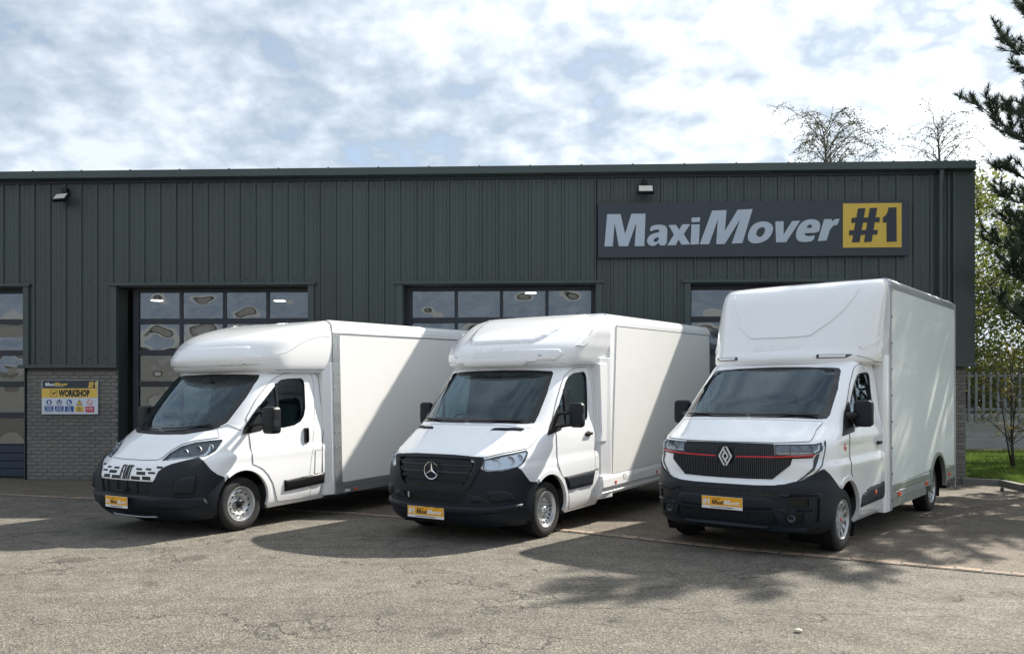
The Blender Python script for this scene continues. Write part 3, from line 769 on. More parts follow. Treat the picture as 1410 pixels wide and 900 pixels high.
# ================================================================== VANS: body surfaces (x forward, y to the van's left, z up, metres)
CAB_ROWS = {
 'low': [(.23, .78, .1, .95, 3.4), (.30, .87, .1, .99, 3.5), (.40, .93, .1, 1.01, 3.5), (.55, .955, .1, 1.025, 3.5), (.72, .96, .1, 1.03, 3.4), (.86, .92, .05, 1.03, 3.2),
         (.95, .85, .0, 1.034, 3.0), (.985, .815, -.02, 1.033, 2.9), (1.025, .77, -.04, 1.018, 2.8), (1.05, .74, -.05, 1.015, 2.8), (1.15, .62, -.1, 1.015, 2.7), (1.25, .48, -.2, 1.01, 2.6), (1.34, .345, -.3, 1.0, 2.7), (1.40, .265, -.35, .995, 2.9),
         (1.60, .05, -.5, .98, 3.3), (1.80, -.17, -.65, .96, 3.7), (1.98, -.375, -.8, .94, 4.0), (2.06, -.46, -.9, .925, 4.0), (2.12, -.60, -1.0, .90, 4.0)],
 'mid': [(.23, .84, .1, .95, 3.0), (.30, .93, .1, .99, 3.0), (.40, .97, .1, 1.01, 3.0), (.60, .98, .1, 1.02, 3.0), (.80, .975, .1, 1.024, 3.0), (.90, .963, .08, 1.022, 2.95), (.96, .952, .06, 1.012, 2.9), (1.00, .945, .05, 1.012, 2.9),
         (1.05, .91, .0, 1.013, 2.8), (1.13, .78, -.1, 1.012, 2.7), (1.22, .62, -.2, 1.01, 2.7), (1.31, .455, -.3, 1.0, 2.8), (1.38, .335, -.35, .99, 2.8), (1.43, .27, -.4, .985, 2.9),
         (1.60, .09, -.55, .97, 3.1), (1.80, -.13, -.7, .955, 3.3), (2.0, -.36, -.87, .935, 3.5), (2.08, -.46, -.95, .925, 3.6), (2.16, -.60, -1.05, .90, 3.8)],
 'tall': [(.27, .80, .1, .96, 3.0), (.34, .91, .1, 1.0, 3.0), (.45, .95, .1, 1.03, 3.0), (.62, .955, .1, 1.04, 3.0), (.76, .94, .1, 1.04, 3.0), (.84, .885, .1, 1.04, 3.0), (.95, .875, .1, 1.042, 3.0), (.99, .874, .09, 1.040, 3.0), (1.03, .872, .08, 1.025, 3.0), (1.18, .865, .05, 1.025, 3.0),
         (1.24, .83, .0, 1.03, 2.9), (1.29, .73, -.05, 1.025, 2.8), (1.36, .58, -.15, 1.015, 2.8), (1.43, .44, -.25, 1.0, 2.9), (1.48, .35, -.3, .99, 3.0),
         (1.65, .12, -.5, .97, 3.2), (1.85, -.18, -.7, .945, 3.4), (2.05, -.48, -.9, .92, 3.6), (2.13, -.60, -1.0, .91, 3.6), (2.20, -.72, -1.1, .89, 3.8)],
}
POD_ROWS = {
 'low': [(2.025, -.42, -.9, 1.0, 3.2), (2.05, -.33, -.9, 1.02, 3.2), (2.12, -.26, -.9, 1.045, 3.1), (2.22, -.235, -.9, 1.06, 3.0), (2.34, -.30, -.95, 1.07, 2.9), (2.46, -.43, -1.0, 1.075, 2.8),
         (2.56, -.62, -1.1, 1.075, 2.7), (2.64, -.86, -1.25, 1.07, 2.6), (2.70, -1.12, -1.4, 1.05, 2.5), (2.745, -1.40, -1.5, 1.01, 2.4), (2.77, -1.55, -1.58, .95, 2.4)],
 'mid': [(2.09, -.46, -.95, .95, 3.0), (2.11, -.37, -.95, .98, 3.0), (2.17, -.33, -.95, 1.01, 2.9), (2.30, -.36, -1.0, 1.04, 2.8), (2.37, -.42, -1.05, 1.055, 2.7), (2.47, -.58, -1.1, 1.065, 2.6), (2.57, -.78, -1.2, 1.075, 2.6),
         (2.66, -1.00, -1.30, 1.07, 2.5), (2.74, -1.22, -1.42, 1.055, 2.5), (2.79, -1.42, -1.52, 1.02, 2.4), (2.82, -1.56, -1.59, .96, 2.4)],
 'tall': [(2.10, -.60, -1.3, .99, 2.8), (2.12, -.54, -1.3, 1.01, 2.8), (2.18, -.52, -1.35, 1.03, 2.8), (2.30, -.60, -1.38, 1.045, 2.8), (2.47, -.70, -1.40, 1.055, 2.8), (2.75, -.86, -1.45, 1.06, 2.8), (2.95, -.99, -1.48, 1.06, 2.7),
         (3.06, -1.09, -1.50, 1.055, 2.6), (3.13, -1.20, -1.53, 1.04, 2.6), (3.175, -1.35, -1.57, 1.01, 2.5), (3.195, -1.53, -1.60, .97, 2.5)],
}
SPEC = {  # origin (x, y) of the front axle on the ground, yaw, nose-down rake, wheel base
 'low': dict(o=(-4.31, 11.24), yaw=31, rake=1.6, wb=4.04, back=-1.50, pback=-1.62, r=.345),
 'mid': dict(o=(-.39, 10.77), yaw=33, rake=1.4, wb=4.33, back=-1.34, pback=-1.62, r=.340),
 'tall': dict(o=(2.925, 9.925), yaw=38.8, rake=.5, wb=4.215, back=-1.48, pback=-1.63, r=.350),
}
def inset(rows, dx, dw, z0, z1):
    A = np.array(rows, float); zs = np.linspace(z0, z1, 24); K = [pchip(A[:, 0], A[:, j], zs) for j in range(1, 5)]
    return [(z, a-dx, b, c-dw, n) for z, a, b, c, n in zip(zs, *K)]
SURF = {}
for k in SPEC:
    SURF[k] = Surf(*hull(CAB_ROWS[k], SPEC[k]['back']-.4)); SURF[k+'pod'] = Surf(*hull(POD_ROWS[k], SPEC[k]['pback']), ax=-1.0)
HW = {'low': 1.075, 'mid': 1.07, 'tall': 1.06}
def half(h): return list(h)+[(-a, b) for a, b in reversed(h) if a > 1e-6]
def disc_pts(cx, cz, rx, rz=None, n=20, a0=0): rz = rz or rx; return [(cx+rx*math.cos(2*math.pi*i/n+a0), cz+rz*math.sin(2*math.pi*i/n+a0)) for i in range(n)]
_tyre = {}
def wheel(root, x, y, z, r, style):
    """tyre > rim, hub parts; outer face towards sign of y"""
    s = 1 if y > 0 else -1; wdt = .205; ri = .222
    key = (r, style)
    if key not in _tyre:
        prof = [(-.10, ri), (-.108, ri+.02), (-.112, r-.07), (-.104, r-.025), (-.088, r-.006)]
        for g in (-.062, -.024, .018, .056): prof += [(g-.012, r), (g-.006, r), (g-.004, r-.010), (g+.004, r-.010), (g+.006, r)]
        prof += [(.088, r-.006), (.104, r-.025), (.112, r-.07), (.108, ri+.02), (.10, ri)]
        v, f = lathe(prof, 64); ty = mesh('wheel', v, f, M['rubber'], None, True, 40); fixn(ty)
        v, f = lathe([(.100, ri+.004), (.108, ri+.002), (.106, ri-.010), (.090, ri-.016), (.05, ri-.03), (-.05, ri-.032), (-.10, ri)], 48)
        rm = mesh('rim', v, f, M['steel'], None, True, 40)
        R0 = ri-.018; hs = []
        if style == 'low': hs = [disc_pts(.150*math.cos(2*math.pi*i/12), .150*math.sin(2*math.pi*i/12), .016) for i in range(12)]; fr = [(0, .062), (.07, .062), (.105, .045), (.125, .070), (.165, .078), (.185, .058), (.21, .05)]
        elif style == 'mid':
            for i in range(18):
                a = 2*math.pi*i/18; c, q = math.cos(a), math.sin(a)
                hs.append([(c*u-q*w_, q*u+c*w_) for u, w_ in ((.140, -.011), (.170, -.015), (.173, .0), (.170, .015), (.140, .011))])
            fr = [(0, .055), (.06, .055), (.10, .030), (.125, .048), (.165, .072), (.18, .066), (.21, .05)]
        else:
            for i in range(5):
                for k2, (a0, w0) in enumerate(((0, .085), (.63, .085))):
                    a = 2*math.pi*i/5+a0; hs.append([(math.cos(a+t)*u, math.sin(a+t)*u) for u, t in ((.105, -.09), (.175, -.20), (.185, 0), (.175, .20), (.105, .09))])
            fr = [(0, .085), (.06, .083), (.10, .078), (.19, .096), (.21, .085)]
        v, f = cdt([disc_pts(0, 0, R0, n=40)], hs, .03)
        dep = lambda p: float(np.interp(math.hypot(*p), [a for a, b in fr], [b for a, b in fr]))
        V, F = solidify([(p[0], dep(p), p[1]) for p in v], [(p[0], dep(p)-.012, p[1]) for p in v], f)
        fc = mesh('rim_face', V, F, M['steel'], None, True, 40); fixn(fc)
        v, f = lathe([(-.03, 0), (-.03, R0+.01)], 24); bk = mesh('brake_disc', v, f, M['black'], None)
        cap = {'low': M['black'], 'mid': M['steel'], 'tall': M['red']}[style]; cr = {'low': .048, 'mid': .034, 'tall': .021}[style]; cy = {'low': .085, 'mid': .085, 'tall': .094}[style]
        v, f = lathe([(0.03, cr+.006), (cy-.012, cr+.004), (cy-.003, cr-.004), (cy, cr-.014), (cy+.001, 0)], 20); cp = mesh('hub_cap', v, f, cap, None, True, 40)
        bl = []
        if style != 'tall':
            for i in range(6 if style == 'mid' else 5):
                a = 2*math.pi*i/(6 if style == 'mid' else 5); v, f = lathe([(.04, .012), (.078, .011), (.080, 0)], 6)
                bl.append(([(px+.068*math.cos(a), py, pz+.068*math.sin(a)) for px, py, pz in v], f))
        _tyre[key] = (ty.data, rm.data, fc.data, bk.data, cp.data, (lambda o: o)(mesh('wheel_bolt', *joinvf(bl), M['black'] if style == 'low' else M['steel'], None).data) if bl else None)
        for o in list(C.objects):
            if o.data in _tyre[key] and o.data is not None: bpy.data.objects.remove(o)
    d = _tyre[key]
    w_ = link(bpy.data.objects.new('wheel', d[0]), root); w_.location = (x, y-s*.112, z); w_.rotation_euler = (0, random.Random(int(x*100)).uniform(0, 1), 0 if s > 0 else math.pi)
    for nm, me in zip(('rim', 'rim_face', 'brake_disc', 'hub_cap', 'wheel_bolt'), d[1:]):
        if me: link(bpy.data.objects.new(nm, me), w_)
def cyl_cutter(x, z, r, y0, y1, n=40):
    v = [(x+r*math.cos(2*math.pi*i/n), y, z+r*math.sin(2*math.pi*i/n)) for y in (y0, y1) for i in range(n)]
    f = [tuple(range(n)), tuple(range(2*n-1, n-1, -1))]+[(i, (i+1) % n, n+(i+1) % n, n+i) for i in range(n)]
    return fixn(mesh('cutter', v, f, M['black']))
def patch_cutter(S, mp, poly, inn, both):
    out_ = []
    for side in ((0, 1) if both else (0,)):
        V, F = patchvf(S, MIRM[mp] if side else mp, [mirp(poly, mp) if side else poly], [], .08, inn, .06)
        out_.append(fixn(mesh('cutter', V, F, M['black'])))
    return out_
def van(kind, name, label, ft):
    sp = SPEC[kind]; S = SURF[kind]; P = SURF[kind+'pod']; yaw = R(sp['yaw']); rk = R(sp['rake']); hw = HW[kind]
    root = thing(name, label, 'van', (*sp['o'], 0), (0, rk, math.atan2(-math.cos(yaw), -math.sin(yaw))), 'white Luton vans parked side by side')
    r = sp['r']; wb = sp['wb']; zr = r-wb*math.sin(rk)
    # ---- cab shell
    hv, hf = hull(CAB_ROWS[kind], sp['back'])
    body = fixn(mesh('cab_body', hv, hf, M['paint'], root))
    iv, if_ = hull(inset(CAB_ROWS[kind], .075, .055, .55, CAB_ROWS[kind][-1][0]-.06), sp['back']+.05, dz=.06, nf=16, ns=8)
    cut = [fixn(mesh('cutter', iv, if_, M['cabin']))]
    cut += patch_cutter(S, 'front', half(ft['ws']), .22, False)
    cut += patch_cutter(S, 'side', ft['win'], .14, True)
    cut += patch_cutter(S, 'cyl', ft['hl'], .10, True)
    for a, b in ((.56, 1.4), (-1.4, -.56)): cut.append(cyl_cutter(0, r+.015, ft['arch'], a, b))
    for c in cut: c.data.materials.clear(); c.data.materials.append(M['paint']); c.data.materials.append(M['cabin']); [setattr(p, 'material_index', 1) for p in c.data.polygons]
    body.data.materials.append(M['cabin']); boolean(body, cut); setsmooth(body, 32)
    # arch liners
    for s in (1, -1):
        n = 24; v = []; f = []
        for i in range(n+1):
            a = R(-35+250*i/n)
            for y in (.50, .985): v.append(((ft['arch']+.004)*math.cos(a), s*y, r+.015+(ft['arch']+.004)*math.sin(a)))
        f = [(2*i, 2*i+1, 2*i+3, 2*i+2) for i in range(n)]; mesh('arch_liner', v, f, M['black'], root, True)
        box('wheel_bay', -.48, .48, s*.495, s*.50, .30, .95, M['black'], root)
    arc = lambda r0, r1, a0, a1, cz=r+.015, cx=0: [(cx+r1*math.cos(R(a0+(a1-a0)*i/20)), cz+r1*math.sin(R(a0+(a1-a0)*i/20))) for i in range(21)]+[(cx+r0*math.cos(R(a1-(a1-a0)*i/20)), cz+r0*math.sin(R(a1-(a1-a0)*i/20))) for i in range(21)]
    patch('arch_lip', S, 'side', arc(ft['arch']-.006, ft['arch']+.045, ft['lip'][0], ft['lip'][1]), M['paint'], root, off=.014, inn=.03, both=True)
    # ---- glazing
    wsf = half(ft['ws'])
    g = patch('windscreen', S, 'front', wsf, M['glass'], root, off=-.004, inn=.008, step=.06)
    zc = (ft['ws'][0][1]+ft['ws'][-1][1])/2
    inner = [(y*.925, zc+(z-zc)*.88+.024) for y, z in smoothpoly(wsf, 1)]
    patch('windscreen_border', S, 'front', wsf, M['frit'], g, holes=[inner], off=-.001, inn=.003, step=.05)
    nose = []
    for side in (0, 1):
        mp = ('side', 'sider')[side]
        d = patch('door', S, mp, ft['door'], M['paint'], root, holes=[ft['win']], off=.005, inn=.006, step=.04)
        w_ = patch('door_window', S, mp, ft['win'], M['glass'], d, off=-.006, inn=.010, step=.08)
        cx = sum(p[0] for p in ft['win'])/len(ft['win']); cz = sum(p[1] for p in ft['win'])/len(ft['win'])
        sh = lambda k: [(cx+(a-cx)*(1-k/abs(.45)), cz+(b-cz)*(1-k/.34)) for a, b in ft['win']]
        patch('window_seal', S, mp, ft['win'], M['frit'], d, holes=[sh(.022)], off=.008, inn=.012, step=.05)
        dx = ft['divider']; patch('window_divider', S, mp, [(dx-.017, ft['divz'][0]), (dx+.017, ft['divz'][0]), (dx+.017, ft['divz'][1]), (dx-.017, ft['divz'][1])], M['black'], d, off=.007, inn=.012)
        patch('mirror_base', S, mp, ft['sail'], M['black'], d, off=.012, inn=.01)
        patch('side_moulding', S, mp, ft['mould'], ft.get('mouldmat', M['plastic']), d, off=pillow(ft['mould'], .010, .026, .03, False), inn=.004, step=.025)
    # ---- bonnet, bumper, lights
    patch('bonnet', S, 'cyl', half(ft['hood']), M['paint'], root, off=.005, inn=.006, step=.03)
    A = ft['arch']; pr = SURF[kind]
    def archpt(z, wy=1.02):
        x = math.sqrt(max(A*A-(z-r-.015)**2, 0)); return (math.atan2(wy, x+.2), z)
    bump = list(ft['split'])+[archpt(z) for z in (.66, .60, .52, .44, .36, .30)]+[(archpt(.30)[0], ft['bot']), (0, ft['bot'])]
    seen = bump
    hl_ = [half(p) for p in ft['holes']]+[q for p in ft['side_holes'] for q in (p, mirp(p, 'cyl'))]
    bp = patch('front_bumper', S, 'cyl', half(seen), M['plastic'], root, holes=hl_, off=.020, inn=.004, step=.03)
    grow = lambda q, k=.02: [((a-sum(t[0] for t in q)/len(q))*(1+k)+sum(t[0] for t in q)/len(q), (b-sum(t[1] for t in q)/len(q))*(1+3*k)+sum(t[1] for t in q)/len(q)) for a, b in q]
    for q in hl_: patch('intake_mesh', S, 'cyl', grow(q), M['black'], bp, off=.003, inn=.0, step=.04)
    if 'frame' in ft:
        patch('grille_frame', S, 'cyl', half(ft['frame']), M['plastic'], bp, holes=[half(ft['holes'][0])], off=.038, inn=.0, step=.03)
        patch('grille_inner_edge', S, 'cyl', grow(half(ft['holes'][0]), .004), M['frit'], bp, holes=[grow(half(ft['holes'][0]), -.02)], off=.034, inn=.0, step=.03)
    for nm, poly, mm, off in ft['bumper_bits']:
        patch(nm, S, 'cyl', half(poly), mm, bp, off=pillow(poly, .019, off, .035), inn=.0, step=.022)
    for nm, poly, mm, off in ft['bumper_sides']:
        patch(nm, S, 'cyl', poly, mm, bp, off=pillow(poly, .019, off, .035), inn=.0, step=.022, both=True)
    for side in (0, 1):
        hp = mirp(ft['hl'], 'cyl') if side else ft['hl']; sg = -1 if side else 1
        h = patch('headlight', S, 'cyl', hp, ft.get('bezel', M['lampdark']), root, off=-.045, inn=.02, step=.03)
        patch('headlight_lens', S, 'cyl', hp, M['lens'], h, off=.004, inn=.002, step=.03)
        for (a, z, rr) in ft['bowls']:
            hit, n = S.ray((a*sg, z), 'cyl'); n = Vector((1, n.y*.35, 0)).normalized(); c = hit-n*.030
            V = []; F = []; sx = Vector((-n.y, n.x, 0)); uz = Vector((0, 0, 1)); seg = 20; rings = [(1., .022), (.98, .010), (.8, -.012), (.5, -.03), (.2, -.036), (.18, -.015), (.0, -.010)]
            for q, (k, dd) in enumerate(rings):
                for j in range(seg): t = 2*math.pi*j/seg; V.append(c+(sx*math.cos(t)*1.15+uz*math.sin(t))*rr*k+n*dd*rr/.05)
            for q in range(len(rings)-1):
                for j in range(seg): F.append((q*seg+j, q*seg+(j+1) % seg, (q+1)*seg+(j+1) % seg, (q+1)*seg+j))
            mesh('lamp_reflector', V, F, M['lampin'], h, True, 60)
        for k2, (poly, mm) in enumerate(ft['guides']):
            patch('light_guide', S, 'cyl', mirp(poly, 'cyl') if side else poly, mm, h, off=-.012, inn=.03, step=.03)
    # ---- seams
    seams('panel_gap', S, [('side', ft['door'], True, True)]+[(mp, pts, False, True) for mp, pts in ft['seams']]+[('cyl', half(ft['hood']), True, False), ('cyl', ft['hl'], True, True)], M['seam'], root, wd=.005, off=.0058)
    # ---- mirrors
    for s in (1, -1):
        mx, my, z0, z1, mw, md = ft['mirror']
        t = prism('door_mirror', rrect(-mw/2, mw/2, z0, z1, .05), 'x', mx-md/2, mx+md/2, M['black'] if kind == 'low' else M['plastic'], root, bev=.032, smooth=True, segs=3)
        t.data.transform(Matrix.Translation((0, s*my, 0)))
        box('mirror_glass', mx-md/2-.003, mx-md/2+.004, s*my-mw/2+.03, s*my+mw/2-.03, z0+.04, z1-.04, M['chrome'], t)
        for zz, ax_ in ft['arms']:
            hit, n = S.ray((ax_, zz), 'side'); tube('mirror_arm', [(hit.x, s*(hit.y-.01), zz), (hit.x-.04, s*(hit.y+.05), zz+.01), (mx, s*(my-mw/2+.05), zz+.02)], ft['armr'], M['black'], t, 10)
        if kind != 'tall': box('mirror_repeater', mx-md*.2, mx+md*.45, s*(my+mw/2-.004), s*(my+mw/2+.006), z0+.10, z0+.18, M['lens'], t, .003)
    # ---- pod above the cab
    pv, pf = hull(POD_ROWS[kind], sp['pback'])
    pod = fixn(mesh('roof_pod', pv, pf, M['gel'], root)); setsmooth(pod, 40)
    hx = sp['back']
    for s in (1, -1):
        y0, y1 = .90, hw-.005; w0 = CAB_ROWS[kind][4][3]
        prism('cab_side_fairing', [(hx+.035, s*.80), (hx+.035, s*(w0-.012)), (hx-.02, s*(w0+.01)), (sp['pback']+.03, s*y1), (sp['pback']-.02, s*y1), (sp['pback']-.02, s*.80)], 'z', ft['fz'], POD_ROWS[kind][2][0]+.05, M['gel'], root, bev=.008)
    # ---- box
    x0, x1, zb, zt = sp['pback']-.004, ft['boxback'], ft['boxz'][0], ft['boxz'][1]
    rr = ft['boxr']; sec = [(-hw+.012, zb), (hw-.012, zb)]
    for i in range(9): t = R(90*i/8); sec.append((hw-.012-rr+rr*math.cos(t), zt-rr+rr*math.sin(t)))
    for i in range(9): t = R(90+90*i/8); sec.append((-hw+.012+rr+rr*math.cos(t), zt-rr+rr*math.sin(t)))
    bx = prism('box_body', sec, 'x', x1, x0, ft['boxmat'], root)
    ar = .47; cs = [cyl_cutter(-wb, zr+.03, ar, .45, 1.3), cyl_cutter(-wb, zr+.03, ar, -1.3, -.45)]; boolean(bx, cs); setsmooth(bx, 30)
    ft['box'](root, S, P, x0, x1, zb, zt, hw, wb, zr, ar)
    # ---- running gear
    for s in (1, -1):
        wheel(root, 0, s*.985, r, r, kind); wheel(root, -wb, s*.985, zr, r, kind)
        box('chassis_rail', x1+.3, .5, s*.38, s*.46, .32, .44, M['black'], root); 
    for x in (0, -wb): tube('axle', [(x, -.85, (r if x == 0 else zr)), (x, .85, (r if x == 0 else zr))], .045, M['black'], root, 10)
    box('underbody', -wb+.7, .72, -.80, .80, .33, .50, M['black'], root)
    box('sump', .15, .70, -.42, .42, .24, .45, M['black'], root)
    for s in (1, -1): box('mud_flap', -wb-.50, -wb-.485, s*.72, s*.98, .14 if kind == 'tall' else .2, zr+.28, M['black'], root)
    # ---- cabin
    dz = ft['dash']
    prism('dashboard', [(.42, dz-.16), (.30, dz-.02), (.10, dz), (-.08, dz-.04), (-.12, dz-.12), (-.02, dz-.35), (-.02, .62), (.42, .62)], 'y', -.86, .86, M['cabin'], root, bev=.02)
    tb = []
    for k in range(25): a = 2*math.pi*k/24; tb.append((-.22+.19*math.sin(a)*math.sin(R(28)), -.40+.19*math.cos(a), dz+.02+.19*math.sin(a)*math.cos(R(28))))
    sw = tube('steering_wheel', tb, .014, M['cabin'], root, 8)
    tube('steering_spoke', [(-.22, -.58, dz+.02), (-.20, -.40, dz), (-.22, -.22, dz+.02)], .018, M['cabin'], sw, 6); tube('steering_column', [(-.20, -.40, dz), (.0, -.40, dz-.12)], .035, M['cabin'], sw, 8)
    for y in (-.45, .18, .60):
        st = prism('seat', [(-.55, .92), (-.60, .80), (-1.08, .80), (-1.14, .95), (-1.10, 1.0), (-.62, 1.0)], 'y', y-.23+(.02 if y > 0 else 0), y+.23-(.03 if y > 0 else 0), M['seat'], root, bev=.03)
        prism('seat_back', [(-1.0, .95), (-1.10, 1.30), (-1.16, 1.58), (-1.24, 1.58), (-1.22, 1.2), (-1.14, .95)], 'y', y-.21+(.01 if y > 0 else 0), y+.21-(.02 if y > 0 else 0), M['seat'], st, bev=.03)
        prism('head_rest', [(-1.12, 1.62), (-1.13, 1.80), (-1.21, 1.82), (-1.22, 1.62)], 'y', y-.12, y+.12, M['seat'], st, bev=.03)
    box('bulkhead', sp['back']+.055, sp['back']+.065, -.92, .92, .6, CAB_ROWS[kind][-1][0]-.09, ft['bulkmat'], root)
    box('rear_view_mirror', ft['rvm'][0]-.01, ft['rvm'][0]+.012, -.10, .10, ft['rvm'][1]-.035, ft['rvm'][1]+.03, M['black'], root, .008)
    # wipers
    for pts in ft['wipers']:
        P3 = []
        for p in pts: h, n = S.ray(p, 'front'); P3.append(h+n*.022)
        wp_ = tube('wiper', P3, .009, M['black'], root, 6)
        h, n = S.ray(pts[0], 'front')
    # number plate
    py, pz, pw, ph, px = ft['plate']
    pl = box('number_plate', px, px+.006, py-pw/2, py+pw/2, pz-ph/2, pz+ph/2, M['plateW'], root, .001)
    X = px+.0062
    pp = lambda ox, oz, d0=0: (lambda x, y, d=0: (X+.0015+d0+d, py-pw/2+ox+x, pz-ph/2+oz+y))
    bnd = box('plate_band', X, X+.0012, py-pw/2+.002, py+pw/2-.002, pz-ph/2+.034, pz+ph/2-.002, M['plateY'], pl)
    k = pw/.55
    hashone(pl, pp(.012*k, .046), M['plateW'], .0008, .00024*k, 'lettering', True)
    wordmark(pl, pp(.142*k, .050), M['ink'], M['plateW'], .0008, .000185*k, 'lettering', True)
    q = pp(.145*k, .105*ph/.135)
    text('lettering', 'The Original', .021*k, lambda p: q(p[0], p[1], 0), M['ink'], pl, ext=.0, off=.0004)
    q2 = pp(pw/2, .011)
    text('lettering', 'BUILT BY PROFESSIONALS FOR PROFESSIONALS', .0175*k, lambda p: q2(p[0], p[1], 0), M['ink'], pl, ext=.0, off=.0005, align='CENTER', xs=.8)
    ft['extra'](root, S, P)
    return root
def emboss(root, S, mp, y0, z0, sc, th, m, nm='embossed_lettering'):
    def pl(x, y, d):
        h, n = S.ray((y0+x, z0+y), mp); return h+n*(d+.0005 if d else -.004)
    for k, o, hh in logo_parts('M a x i dot N o v e r'.split()):
        v, f = cdt([[(a*sc, b*sc) for a, b in o]], [[(a*sc, b*sc) for a, b in q] for q in hh], .05)
        V, F = solidify([pl(p[0], p[1], th) for p in v], [pl(p[0], p[1], 0) for p in v], f, False); yield V, F
def rivets(name, pts, nrm_y, m, root, rr=.009):
    L_ = []
    for x, y, z in pts: L_.append(boxvf(x-rr, x+rr, min(y, y+nrm_y*.006), max(y, y+nrm_y*.006), z-rr, z+rr))
    return stuff(mesh(name, *joinvf(L_), m, root))
def railx(name, prof, x0, x1, s, m, root):
    """extrusion along x; prof of (outward, z) mirrored by s"""
    return prism(name, [(s*a, b) for a, b in prof], 'x', x0, x1, m, root)
def lampbit(root, x, z, y, s, m, w_=.03, h_=.03, d=.014):
    return box('side_marker', x-w_, x+w_, s*y, s*(y+d), z-h_, z+h_, m, root, .005)

# ------------------------------------------------------------------ the left van
def low_box(root, S, P, x0, x1, zb, zt, hw, wb, zr, ar):
    for s in (1, -1):
        box('corner_post', x0-.155, x0-.002, s*(hw-.013), s*(hw+.006), .262, 2.60, M['alu'], root, .003)
        rivets('rivet', [(x, s*(hw+.006), z) for x in (x0-.035, x0-.125) for z in np.arange(.32, 2.58, .21)], s, M['steel'], root)
        # side panel with wheel opening
        v = [(x1, .43), (x0-.158, .43), (x0-.158, 2.595), (x1, 2.595)]
        n = 18; arcp = [(-wb+ar*math.cos(t), zr+.03+ar*math.sin(t)) for t in np.linspace(0, math.pi, n) if zr+.03+ar*math.sin(t) > .43]
        poly = [(x1, .43)]+[p for p in reversed(arcp)]+v[1:]
        flat('side_panel', [poly], [], lambda p, d, s=s: (p[0], s*(hw-.012+d), p[1]), 0, .014, M['grp'], root)
        railx('top_rail', [(hw-.012, 2.597), (hw+.006, 2.597), (hw+.006, 2.66), (hw-.005, 2.72), (hw-.04, 2.765), (hw-.10, 2.785), (hw-.10, 2.772), (hw-.012, 2.70)], x1, x0-.002, s, M['alu'] if False else M['gel'], root)
        box('top_rail_bead', x1, x0-.158, s*(hw+.004), s*(hw+.010), 2.585, 2.60, M['alu'], root)
        for z0, z1, d in ((.345, .428, .012), (.262, .338, .016)):
            for a, b in ((x0-.158, -wb+ar), (-wb-ar, x1)): box('bottom_rail', a, b, s*(hw-.012), s*(hw+d), z0, z1, M['alu'], root, .004)
        lampbit(root, x0-.42, .30, hw+.015, s, M['amber'], .028, .016); box('rail_label', x0-.30, x0-.19, s*(hw+.0165), s*(hw+.018), .285, .315, M['plateW'], root)
